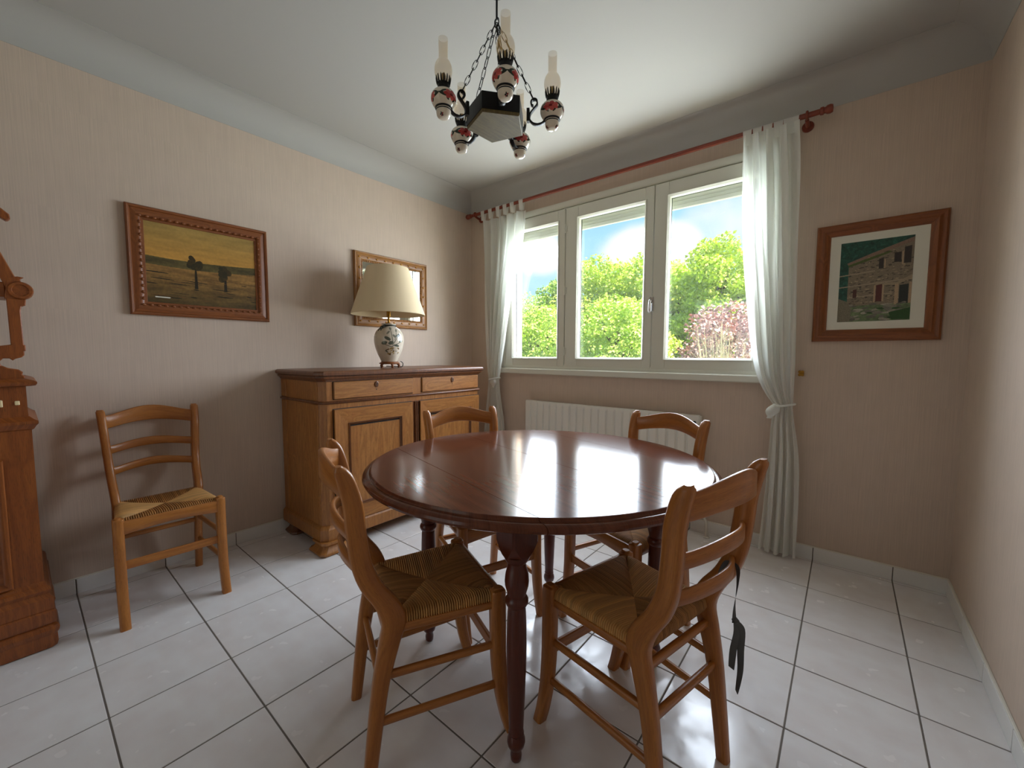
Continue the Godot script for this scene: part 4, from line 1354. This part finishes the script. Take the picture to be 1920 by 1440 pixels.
func pictures() -> void:
	# landscape at dusk on the left wall
	var t := thing("landscape_painting", "framed dusk landscape picture in dark ochre hanging above the lone chair", "picture", Vector3(0.001, 1.634, 2.122), PI / 2)
	moulding_frame(t, 0.642, 0.552, [[0, 0.0], [0, 0.018], [0.006, 0.026], [0.014, 0.024], [0.018, 0.018], [0.030, 0.020], [0.046, 0.024], [0.054, 0.020], [0.058, 0.013], [0.068, 0.012], [0.071, 0.006], [0.071, 0.0]], M.frame_brown)
	beads(t, 0.642, 0.552, 0.052, 0.023, 19, 15, M.frame_brown)
	var pm := mat("painted_landscape", Color.WHITE, 0.28)
	pm.albedo_texture = landscape_image()
	put("canvas", flat(0.51, 0.42, 0.009), pm, t)
	var b := MB.new()
	b.box(Vector3(-0.19, -0.178, 0.0105), Vector3(0.062, 0.006, 0.002), 0.0006)
	put("title_plate", b, M.mat_board, t)
	# mirror behind the lamp
	t = thing("wall_mirror", "gilt brown framed mirror hanging behind the table lamp", "mirror", Vector3(0.001, 1.643, 0.890), PI / 2)
	moulding_frame(t, 0.664, 0.548, [[0, 0.0], [0, 0.016], [0.006, 0.024], [0.013, 0.022], [0.018, 0.017], [0.030, 0.020], [0.050, 0.020], [0.056, 0.018], [0.060, 0.013], [0.068, 0.012], [0.072, 0.007], [0.072, 0.0]], M.gilt_brown)
	beads(t, 0.664, 0.548, 0.040, 0.021, 9, 7, M.gilt)
	beads(t, 0.664, 0.548, 0.062, 0.013, 37, 29, M.gilt_brown)
	put("mirror_glass", flat(0.53, 0.41, 0.009), M.mirror, t)
	# house picture on the window wall
	t = thing("house_picture", "framed watercolour of an old stone house with a white mount beside the right curtain", "picture", Vector3(2.921, 1.545, 0.001), 0.0)
	moulding_frame(t, 0.500, 0.616, [[0, 0.0], [0, 0.014], [0.004, 0.022], [0.010, 0.025], [0.018, 0.022], [0.026, 0.021], [0.036, 0.026], [0.046, 0.022], [0.054, 0.014], [0.060, 0.013], [0.062, 0.008], [0.062, 0.0]], M.frame_brown)
	put("mount", flat(0.385, 0.505, 0.0085), M.mat_board, t)
	var hm := mat("painted_house", Color.WHITE, 0.5)
	hm.albedo_texture = house_image()
	put("print", flat(0.281, 0.412, 0.0095, 0.001), hm, t, Vector3(-0.004, 0.0, 0))

func landscape_image() -> ImageTexture:
	var w := 480
	var h := 384
	var im := Image.create(w, h, false, Image.FORMAT_RGB8)
	var n := field(w, h, 64, 384, 0.03, 101, 4)
	var n2 := field(w, h, 480, 384, 0.05, 102, 3)
	for y in h:
		for x in w:
			var v := float(y) / h
			var k := 1.0 + (n[y * w + x] / 255.0 - 0.5) * 0.5 + (n2[y * w + x] / 255.0 - 0.5) * 0.25
			var c: Color
			var hor := 0.405 + 0.03 * sin(x * 0.006 + 0.5)
			if v < hor:
				c = Color(0.62, 0.51, 0.28).lerp(Color(0.76, 0.56, 0.26), v / hor)
				k = 1.0 + (k - 1.0) * 0.35
			elif v < hor + 0.10: c = Color(0.34, 0.30, 0.17)
			else: c = Color(0.55, 0.41, 0.22).lerp(Color(0.31, 0.25, 0.13), clampf((v - 0.6) / 0.4, 0, 1))
			im.set_pixel(x, y, Color(clampf(c.r * k, 0, 1), clampf(c.g * k, 0, 1), clampf(c.b * k, 0, 1)))
	rng.seed = 14
	# two old thorn trees, low stones and furrows
	for q in [[200, 150, 1.0], [330, 172, 0.85]]:
		fill(im, PackedVector2Array([Vector2(q[0] - 7, 300), Vector2(q[0] + 8, 300), Vector2(q[0] + 4, 200), Vector2(q[0] - 3, 200)]), Color(0.14, 0.12, 0.08), 0.2)
		for k in 12:
			fill(im, ellipse(Vector2(q[0] + rng.randf_range(-24, 24), q[1] + 30 + rng.randf_range(-34, 46)), rng.randf_range(9, 18), rng.randf_range(8, 18), rng.randf_range(0, 3)), Color(0.17, 0.16, 0.09).lerp(Color(0.26, 0.20, 0.10), rng.randf()), 0.25)
	for k in 40:
		var y := rng.randf_range(235, 375)
		fill(im, ellipse(Vector2(rng.randf_range(0, w), y), rng.randf_range(12, 50), rng.randf_range(1.2, 3), 0.05), Color(0.14, 0.11, 0.06) if k % 2 else Color(0.42, 0.30, 0.16), 0.2)
	return tex(im)

func house_image() -> ImageTexture:
	var w := 288
	var h := 424
	var im := Image.create(w, h, false, Image.FORMAT_RGB8)
	var n := field(w, h, 288, 424, 0.03, 111, 4)
	for y in h:
		for x in w:
			var k := 0.75 + n[y * w + x] / 255.0 * 0.6
			var c := Color(0.10, 0.27, 0.22).lerp(Color(0.20, 0.38, 0.30), clampf(sin(y * 0.13 + n[y * w + x] * 0.06) * 0.5, 0, 1))
			if y > 330: c = Color(0.38, 0.44, 0.30)
			im.set_pixel(x, y, Color(clampf(c.r * k, 0, 1), clampf(c.g * k, 0, 1), clampf(c.b * k, 0, 1)))
	rng.seed = 15
	var pt := func(x: float, y: float) -> Vector2: return Vector2(x * w, y * h)
	# walls
	fill(im, PackedVector2Array([pt.call(0.13, 0.25), pt.call(0.45, 0.17), pt.call(1.0, 0.04), pt.call(1.0, 0.80), pt.call(0.13, 0.80)]), Color(0.50, 0.45, 0.37), 0.18)
	for k in 420:   # courses of stones
		var x := rng.randf_range(0.15, 0.99)
		var y := rng.randf_range(0.26 - 0.2 * (x - 0.13), 0.79)
		var v := rng.randf_range(0.5, 1.5)
		fill(im, ellipse(pt.call(x, y), rng.randf_range(3, 8), rng.randf_range(1.5, 3.5), -0.1), Color(0.47 * v, 0.42 * v, 0.34 * v), 0.1)
	# roof edge, storey beams
	fill(im, PackedVector2Array([pt.call(0.10, 0.26), pt.call(0.45, 0.16), pt.call(1.0, 0.02), pt.call(1.0, 0.07), pt.call(0.45, 0.20), pt.call(0.12, 0.285)]), Color(0.52, 0.42, 0.35), 0.2)
	fill(im, PackedVector2Array([pt.call(0.12, 0.285), pt.call(0.45, 0.205), pt.call(0.7, 0.155), pt.call(0.7, 0.175), pt.call(0.4, 0.25), pt.call(0.13, 0.31)]), Color(0.30, 0.36, 0.16), 0.3)
	for q in [[0.0, 0.555, 1.0, 0.50], [0.0, 0.41, 0.5, 0.375], [0.13, 0.69, 0.75, 0.66]]:
		fill(im, PackedVector2Array([pt.call(q[0], q[1]), pt.call(q[2], q[3]), pt.call(q[2], q[3] + 0.014), pt.call(q[0], q[1] + 0.014)]), Color(0.62, 0.56, 0.47), 0.1)
	fill(im, PackedVector2Array([pt.call(0.52, 0.535), pt.call(0.80, 0.54), pt.call(1.0, 0.46), pt.call(1.0, 0.50), pt.call(0.80, 0.575), pt.call(0.52, 0.56)]), Color(0.60, 0.54, 0.44), 0.15)
	# openings
	for q in [[0.55, 0.24, 0.61, 0.36, 0.2], [0.75, 0.19, 0.84, 0.30, 0.2], [0.88, 0.13, 0.97, 0.32, 0.2], [0.53, 0.56, 0.61, 0.76, 0.35], [0.84, 0.58, 0.96, 0.80, 0.15], [0.21, 0.60, 0.26, 0.70, 0.3]]:
		fill(im, PackedVector2Array([pt.call(q[0], q[1]), pt.call(q[2], q[1] - 0.01), pt.call(q[2], q[3]), pt.call(q[0], q[3])]), Color(q[4], 0.17, 0.15), 0.2)
	for q in [[0.62, 0.25, 0.64, 0.36], [0.85, 0.18, 0.87, 0.33], [0.50, 0.56, 0.525, 0.77], [0.615, 0.56, 0.64, 0.76], [0.78, 0.56, 0.83, 0.81], [0.965, 0.55, 1.0, 0.80]]:
		fill(im, PackedVector2Array([pt.call(q[0], q[1]), pt.call(q[2], q[1]), pt.call(q[2], q[3]), pt.call(q[0], q[3])]), Color(0.68, 0.58, 0.46), 0.12)
	# tumbled stones and grass in front
	for k in 70:
		var y := rng.randf_range(0.78, 0.99)
		var v := rng.randf_range(0.7, 1.25)
		var c := Color(0.52 * v, 0.50 * v, 0.44 * v)
		if k % 5 == 0: c = Color(0.17, 0.30, 0.13)
		fill(im, ellipse(pt.call(rng.randf(), y), rng.randf_range(8, 24), rng.randf_range(3, 8), rng.randf_range(-0.3, 0.2)), c, 0.15)
	fill(im, PackedVector2Array([pt.call(0.0, 0.70), pt.call(0.12, 0.74), pt.call(0.20, 0.84), pt.call(0.18, 1.0), pt.call(0.0, 1.0)]), Color(0.47, 0.44, 0.36), 0.25)
	fill(im, PackedVector2Array([pt.call(0.72, 0.90), pt.call(1.0, 0.85), pt.call(1.0, 0.99), pt.call(0.76, 0.99)]), Color(0.16, 0.30, 0.12), 0.25)
	return tex(im)

# ---------------------------------------------------------------- chandelier
func chandelier() -> void:
	var C := Vector3(1.687, 0, 1.541)
	var y0 := 2.050
	var t := thing("chandelier", "iron and wood chandelier with five painted ceramic oil-lamp fittings above the table", "chandelier", C)
	# wooden five-sided block
	var rings := []
	for p in [[0.119, 2.074], [0.122, 2.077], [0.122, 2.142], [0.116, 2.148]]:
		var ring := []
		for k in 5:
			var a := deg_to_rad(3.0 + 72.0 * k)
			ring.append(Vector3(cos(a) * p[0], p[1], sin(a) * p[0]))
		rings.append(ring)
	var b := MB.new()
	b.loft(rings, true, true, 20.0)
	put("block", b, M.weathered, t)
	# dark iron bands along its sides
	b = MB.new()
	rings = []
	for p in [[0.1225, 2.086], [0.1245, 2.086], [0.1245, 2.149], [0.1225, 2.149]]:
		var ring := []
		for k in 5:
			var a := deg_to_rad(3.0 + 72.0 * k)
			ring.append(Vector3(cos(a) * p[0], p[1], sin(a) * p[0]))
		rings.append(ring)
	b.loft(rings, true, false, 20.0)
	put("iron_band", b, M.iron, t)
	var cm := mat("painted_ceramic", Color.WHITE, 0.10)
	cm.albedo_texture = ceramic_image()
	# shared lamp parts
	var cup := []
	for p in smooth([Vector2(0.006, 0.0), Vector2(0.018, 0.002), Vector2(0.0255, 0.010), Vector2(0.0275, 0.024), Vector2(0.0275, 0.034)], 3): cup.append([p.x, p.y])
	for p in smooth([Vector2(0.0305, 0.037), Vector2(0.039, 0.047), Vector2(0.0455, 0.060), Vector2(0.0475, 0.072), Vector2(0.0445, 0.085), Vector2(0.036, 0.096), Vector2(0.024, 0.102)], 4): cup.append([p.x, p.y])
	cup.push_front([0.0, 0.0])
	var b_cup := MB.new(); b_cup.lathe(cup, Vector3.ZERO, 32, 60.0, true)
	var m_cup := b_cup.mesh()
	var b_gal := MB.new()
	b_gal.lathe([[0.018, 0.100], [0.022, 0.103], [0.0225, 0.122], [0.024, 0.126], [0.022, 0.128], [0.0, 0.128]], Vector3.ZERO, 24)
	for k in 14:
		var a := TAU * k / 14
		var d := Vector3(cos(a), 0, sin(a))
		b_gal.tube([d * 0.0225 + Vector3.UP * 0.122, d * 0.0255 + Vector3.UP * 0.134, d * 0.0275 + Vector3.UP * 0.146, d * 0.0275 + Vector3.UP * 0.151], [0.0028, 0.0028, 0.0022, 0.0012], 6)
	var m_gal := b_gal.mesh()
	var gp := []
	for p in smooth([Vector2(0.0205, 0.128), Vector2(0.0265, 0.142), Vector2(0.032, 0.160), Vector2(0.0335, 0.175), Vector2(0.031, 0.192), Vector2(0.024, 0.206), Vector2(0.0185, 0.213), Vector2(0.0172, 0.220), Vector2(0.0172, 0.250), Vector2(0.0178, 0.288)], 4): gp.append([p.x, p.y])
	var b_gl := MB.new(); b_gl.lathe(gp, Vector3.ZERO, 28, 60.0, false, Basis(), false)
	var m_gl := b_gl.mesh()
	var b_bulb := MB.new(); b_bulb.lathe([[0.0, 0.128], [0.010, 0.129], [0.010, 0.140], [0.010, 0.150], [0.009, 0.158], [0.005, 0.164], [0.0, 0.166]], Vector3.ZERO, 14, 50.0)
	var m_bulb := b_bulb.mesh()
	for k in 5:
		var a := deg_to_rad(40.6 + 72.0 * k)
		var d := Vector3(cos(a), 0, sin(a))
		var side := Vector3(-sin(a), 0, cos(a))
		var q := func(r: float, y: float) -> Vector3: return d * r + Vector3.UP * y
		b = MB.new()
		# flat iron bar: curl on top, down the block, out to the lamp
		var path := smooth([q.call(0.148, 2.146), q.call(0.140, 2.152), q.call(0.140, 2.164), q.call(0.150, 2.172), q.call(0.162, 2.166), q.call(0.163, 2.150), q.call(0.150, 2.134), q.call(0.136, 2.116), q.call(0.134, 2.096), q.call(0.146, 2.080), q.call(0.164, 2.074), q.call(0.182, 2.077), q.call(0.194, 2.086)], 5)
		var rr := []
		for i in path.size():
			var tg: Vector3 = (path[mini(i + 1, path.size() - 1)] - path[maxi(i - 1, 0)]).normalized()
			var nm := tg.cross(side).normalized()
			rr.append(rect_ring(path[i], side * 0.009, nm * 0.0026, 0.001))
		b.loft(rr, true, true, 50.0)
		b.torus(q.call(0.223, 2.087), d * 0.0295, side * 0.0295, 0.0032, 28, 6)
		b.box(q.call(0.128, 2.112), Vector3(0.012, 0.05, 0.02), 0.001, Basis(d, Vector3.UP, side * -1.0))
		put("arm", b, M.iron, t)
		var at: Vector3 = q.call(0.223, y0)
		var l := put("oil_lamp", m_cup, cm, t, at)
		l.rotation.y = -a + k * 0.9
		put("gallery", m_gal, M.iron, l)
		put("chimney", m_gl, M.amber_glass, l)
		put("bulb", m_bulb, M.bulb, l)
		# chain from the arm to the hook
		b = MB.new()
		var c0: Vector3 = q.call(0.150, 2.168)
		var c1 := Vector3(d.x * 0.006, 2.468, d.z * 0.006)
		var dir := (c1 - c0).normalized()
		var nl := 9
		var step := (c1 - c0).length() / nl
		var s1 := dir.cross(Vector3.UP).normalized()
		var s2 := dir.cross(s1)
		for i in nl:
			var w := s1 if (i % 2) == 0 else s2
			var cc := c0 + dir * step * (i + 0.5)
			oval_link(b, cc, dir * (step * 0.60), w * 0.0075, 0.0019)
		put("chain", b, M.iron, t)
	# hook, twisted wires and cable up to the ceiling
	b = MB.new()
	oval_link(b, Vector3(0, 2.475, 0), Vector3.UP * 0.016, Vector3.RIGHT * 0.011, 0.0024)
	b.tube(smooth([Vector3(0.0, 2.49, 0.0), Vector3(0.014, 2.47, 0.004), Vector3(0.006, 2.45, 0.006), Vector3(0.016, 2.43, 0.0), Vector3(0.010, 2.40, 0.004), Vector3(0.018, 2.36, 0.012)], 5), 0.0013, 5)
	b.tube(smooth([Vector3(0.0, 2.49, 0.0), Vector3(-0.006, 2.46, 0.006), Vector3(0.010, 2.44, -0.006), Vector3(0.0, 2.41, 0.008), Vector3(0.008, 2.33, 0.0), Vector3(0.0, 2.148, 0.0)], 5), 0.0013, 5)
	put("hook", b, M.iron, t)
	b = MB.new()
	b.tube([Vector3(0, 2.488, 0), Vector3(0, 2.55, 0), Vector3(0, 2.60, 0)], 0.0042, 10)
	b.lathe([[0.006, 2.575], [0.040, 2.590], [0.048, 2.606], [0.048, 2.6195], [0.0, 2.6195]], Vector3.ZERO, 28)
	put("cable", b, M.iron, t)

func oval_link(b: MB, c: Vector3, lng: Vector3, sh: Vector3, r: float) -> void:
	var n := lng.cross(sh).normalized()
	var rings := []
	for k in 13:
		var a := TAU * k / 12
		var o := lng * signf(sin(a)) * pow(absf(sin(a)), 0.7) + sh * signf(cos(a)) * pow(absf(cos(a)), 0.7)
		var od := o.normalized()
		var ring := []
		for i in 5:
			var q := TAU * i / 5
			ring.append(c + o + od * cos(q) * r + n * sin(q) * r)
		rings.append(ring)
	b.loft(rings, true, false, 80.0)

func ceramic_image() -> ImageTexture:
	var w := 384
	var h := 256
	var im := Image.create(w, h, false, Image.FORMAT_RGB8)
	im.fill(Color(0.87, 0.83, 0.76))
	rng.seed = 16
	var band := Color(0.07, 0.09, 0.12)
	for q in [[0.630, 0.665], [0.565, 0.59]]:
		im.fill_rect(Rect2i(0, int(q[0] * h), w, maxi(2, int((q[1] - q[0]) * h))), band)
	for k in 3:
		var o := Vector2(w * (0.17 + k / 3.0), h * 0.32)
		for q in [[-44, 8, 20, 7, 0.5], [44, 8, 20, 7, -0.5], [-40, -16, 17, 6, -0.5], [40, -16, 17, 6, 0.5], [-54, -4, 14, 5, 0.0], [54, -4, 14, 5, 0.0], [-20, 26, 14, 6, 1.0], [20, 26, 14, 6, -1.0]]:
			fill(im, ellipse(o + Vector2(q[0], q[1]), q[2], q[3], q[4]), Color(0.13, 0.17, 0.12), 0.2, true)
		for i in 7:
			var a := TAU * i / 7
			fill(im, ellipse(o + Vector2(cos(a) * 26, sin(a) * 18), 16, 12, a), Color(0.62, 0.16, 0.15).lerp(Color(0.78, 0.36, 0.33), rng.randf()), 0.12, true)
		fill(im, ellipse(o, 9, 8, 0), Color(0.45, 0.10, 0.10), 0.1, true)
		var o2 := Vector2(w * (0.33 + k / 3.0), h * 0.83)
		for i in 5:
			var a := TAU * i / 5
			fill(im, ellipse(o2 + Vector2(cos(a) * 11, sin(a) * 9), 8, 6, a), Color(0.55, 0.15, 0.16) if i % 2 else Color(0.12, 0.13, 0.12), 0.15, true)
	return tex(im)

# ---------------------------------------------------------------- garden outside
func leaf_mesh(l: float, w: float) -> ArrayMesh:
	var st := SurfaceTool.new()
	st.begin(Mesh.PRIMITIVE_TRIANGLES)
	var p := [Vector3(0, 0, 0), Vector3(-w / 2, l * 0.45, 0.12 * l), Vector3(0, l * 0.5, 0.0), Vector3(w / 2, l * 0.45, 0.12 * l), Vector3(0, l, -0.12 * l)]
	for f in [[0, 1, 2], [0, 2, 3], [1, 4, 2], [2, 4, 3]]:
		for i in f:
			st.set_uv(Vector2(p[i].x, p[i].y))
			st.add_vertex(p[i])
	st.generate_normals()
	return st.commit()

# blobs: centre, radius (ellipsoid); leaves gather towards the outside of each
func foliage(parent: Node3D, blobs: Array, count: int, mesh: ArrayMesh, m: Material, c0: Color, c1: Color, smin := 0.7, smax := 1.3) -> void:
	var mm := MultiMesh.new()
	mm.transform_format = MultiMesh.TRANSFORM_3D
	mm.use_colors = true
	mm.mesh = mesh
	mm.instance_count = count
	var tot := 0.0
	for q in blobs: tot += q[1].x * q[1].y
	var i := 0
	for bi in blobs.size():
		var q: Array = blobs[bi]
		var n := int(count * q[1].x * q[1].y / tot) if bi < blobs.size() - 1 else count - i
		for k in n:
			if i >= count: break
			var d := Vector3(rng.randfn(), rng.randfn(), rng.randfn()).normalized()
			var r := pow(rng.randf(), 0.3)
			var at: Vector3 = q[0] + d * (q[1] as Vector3) * r
			var out := (d + Vector3(rng.randf_range(-0.7, 0.7), rng.randf_range(-0.5, 0.5), rng.randf_range(-0.7, 0.7))).normalized()
			var up := (Vector3(rng.randf_range(-1, 1), rng.randf_range(-1.0, 0.5), rng.randf_range(-1, 1)) + out * 0.3).normalized()
			var x := up.cross(out)
			if x.length() < 0.05: x = up.cross(Vector3.RIGHT)
			x = x.normalized()
			var z := x.cross(up)
			var s := rng.randf_range(smin, smax)
			mm.set_instance_transform(i, Transform3D(Basis(x * s, up * s, z * s), at))
			mm.set_instance_color(i, c0.lerp(c1, rng.randf()) * rng.randf_range(0.8, 1.15))
			i += 1
	var o := MultiMeshInstance3D.new()
	o.name = "foliage"
	o.multimesh = mm
	o.material_override = m
	o.set_meta("kind", "stuff")
	parent.add_child(o)

func trunk(parent: Node3D, h: float, r: float, spread: float, n: int, m: Material, sides := 7) -> void:
	var b := MB.new()
	b.tube(smooth([Vector3(0, -0.1, 0), Vector3(0.03, h * 0.3, 0.02), Vector3(-0.02, h * 0.65, 0.0), Vector3(0.02, h, 0.0)], 3), [r * 1.25, r * 1.1, r, r, r * 0.9, r * 0.85, r * 0.8, r * 0.7, r * 0.55, r * 0.4], sides)
	for k in n:
		var a := TAU * k / n + rng.randf_range(-0.3, 0.3)
		var y := h * rng.randf_range(0.3, 0.85)
		var e := Vector3(cos(a) * spread * rng.randf_range(0.6, 1.0), y + h * rng.randf_range(0.15, 0.4), sin(a) * spread * rng.randf_range(0.6, 1.0))
		b.tube(smooth([Vector3(0, y, 0), Vector3(e.x * 0.5, lerpf(y, e.y, 0.35), e.z * 0.5), e], 3), [r * 0.45, r * 0.4, r * 0.36, r * 0.3, r * 0.25, r * 0.2, r * 0.14], 5)
	put("trunk", b, m, parent)

func tree(called: String, label: String, at: Vector3, top: float, rx: float, cnt: int, leaf: ArrayMesh, m: Material, c0: Color, c1: Color, grp: String, sd: int, low := 0.25) -> void:
	rng.seed = sd
	var t := thing(called, label, "tree" if called.ends_with("tree") else "shrub", at, 0.0, grp)
	var h := top - at.y
	trunk(t, h * 0.75, 0.03 + 0.02 * h, rx * 0.6, 9, M.bark)
	var blobs := []
	var nb := 26
	for k in nb:
		var v := (k + 0.5) / nb
		var y := lerpf(low, 0.97, v)
		var prof := sin(PI * clampf((y - low + 0.12) / (1.12 - low + 0.1), 0.05, 1.0))
		var a := k * 2.39996
		var rr := rx * prof * rng.randf_range(0.45, 0.9)
		var s := rx * rng.randf_range(0.26, 0.42)
		blobs.append([Vector3(cos(a) * rr, minf(y * h, h - s * 0.75), sin(a) * rr), Vector3(s, s * 0.8, s)])
	blobs.append([Vector3(0, h * 0.55, 0), Vector3(rx * 0.7, h * 0.35, rx * 0.7)])
	foliage(t, blobs, cnt, leaf, m, c0, c1)

func garden() -> void:
	var b := MB.new()
	b.box(Vector3(0, -0.75, -20.35), Vector3(90, 0.3, 40), 0.0)
	struct("ground", "sunny lawn outside the window", b, M.lawn)
	var far := leaf_mesh(0.15, 0.10)
	var mid := leaf_mesh(0.12, 0.075)
	var near := leaf_mesh(0.078, 0.044)
	var g0 := Color(0.34, 0.48, 0.07)
	var g1 := Color(0.66, 0.74, 0.15)
	var gr := "green trees behind the garden shrubs"
	var y := -0.6
	tree("leafy_tree", "bright green tree seen through the middle pane, left half", Vector3(-6.3, y, -14.5), 5.55, 2.3, 15000, far, M.leaf, g0, g1, gr, 201)
	tree("leafy_tree", "bright green tree seen through the middle pane, right half", Vector3(-3.9, y, -14.2), 5.3, 2.0, 14000, far, M.leaf, g0, g1, gr, 202)
	tree("leafy_tree", "lower green tree at the left of the right pane, beside the tall tree", Vector3(-2.0, y, -12.6), 4.35, 1.7, 12000, far, M.leaf, g0, g1, gr, 203)
	tree("leafy_tree", "tallest bright green tree, rising highest in the right pane", Vector3(-0.35, y, -11.2), 4.85, 1.35, 15000, mid, M.leaf, Color(0.34, 0.47, 0.07), Color(0.66, 0.74, 0.14), gr, 204)
	tree("leafy_tree", "bright green tree partly hidden by the right curtain", Vector3(1.7, y, -11.8), 4.0, 1.8, 11000, far, M.leaf, g0, g1, gr, 205)
	tree("leafy_tree", "darker green tree at the right edge of the left pane", Vector3(-8.3, y, -14.6), 4.85, 1.5, 9000, far, M.leaf, Color(0.20, 0.36, 0.08), Color(0.42, 0.55, 0.14), gr, 206)
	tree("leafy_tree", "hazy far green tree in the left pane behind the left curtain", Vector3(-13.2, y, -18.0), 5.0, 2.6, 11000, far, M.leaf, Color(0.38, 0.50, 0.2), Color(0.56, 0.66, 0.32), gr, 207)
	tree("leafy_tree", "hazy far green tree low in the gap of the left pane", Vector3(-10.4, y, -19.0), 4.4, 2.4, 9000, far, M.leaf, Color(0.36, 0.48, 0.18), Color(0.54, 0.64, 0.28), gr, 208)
	# hedge-like trees that close the view further back
	for k in 6:
		tree("leafy_tree", "far green tree closing the view behind the others", Vector3(-9.5 + k * 2.5, y, -17.5 + 0.4 * (k % 2)), 3.7, 1.9, 7000, far, M.leaf, g0, g1, "far trees closing the view", 210 + k, 0.1)
	# shrubs close to the house
	var gs := "shrubs near the window"
	tree("garden_shrub", "yellow-green large-leaved shrub filling the foot of the left pane", Vector3(-2.95, y, -5.6), 2.35, 1.15, 15000, near, M.leaf_glossy, Color(0.32, 0.50, 0.09), Color(0.62, 0.72, 0.16), gs, 221, 0.2)
	tree("garden_shrub", "yellow-green large-leaved shrub filling the foot of the middle pane", Vector3(-1.15, y, -5.7), 2.45, 1.2, 16000, near, M.leaf_glossy, Color(0.32, 0.50, 0.09), Color(0.62, 0.72, 0.16), gs, 222, 0.2)
	tree("purple_shrub", "purple-leaved shrub in the lower half of the right pane", Vector3(1.15, y, -5.2), 2.08, 1.0, 9000, leaf_mesh(0.075, 0.045), M.leaf_purple, Color(0.24, 0.12, 0.13), Color(0.62, 0.42, 0.42), gs, 223, 0.2)
	tree("garden_shrub", "small yellow-green shrub at the bottom left corner of the right pane", Vector3(0.42, y, -4.1), 1.62, 0.28, 1500, near, M.leaf_glossy, Color(0.40, 0.52, 0.09), Color(0.75, 0.80, 0.2), gs, 224, 0.5)
	rng.seed = 230
	var t := thing("dry_shrub", "pale dry leafless shrub at the bottom of the right pane, before the purple one", "shrub", Vector3(1.38, y, -3.9), 0.0, gs)
	b = MB.new()
	for k in 90:
		var a := rng.randf_range(0, TAU)
		var l := rng.randf_range(1.5, 2.25)
		var tilt := rng.randf_range(0.02, 0.24)
		var e := Vector3(cos(a) * sin(tilt) * l, cos(tilt) * l, sin(a) * sin(tilt) * l)
		b.tube([Vector3(cos(a) * 0.03, 0, sin(a) * 0.03), e * 0.5 + Vector3(cos(a), 0, sin(a)) * 0.01, e], [0.007, 0.005, 0.002], 4)
		for j in 4:
			var s := e * rng.randf_range(0.55, 0.95)
			var f := s + Vector3(rng.randf_range(-0.14, 0.14), rng.randf_range(0.05, 0.18), rng.randf_range(-0.14, 0.14))
			b.tube([s, f], [0.003, 0.0012], 3)
	put("twigs", b, M.dry_twig, t).set_meta("kind", "stuff")

func _ready() -> void:
	rng.seed = 1
	lights_and_camera()
	materials()
	room()
	window()
	radiator()
	curtains()
	table()
	sideboard()
	hutch()
	chairs()
	pictures()
	chandelier()
	garden()
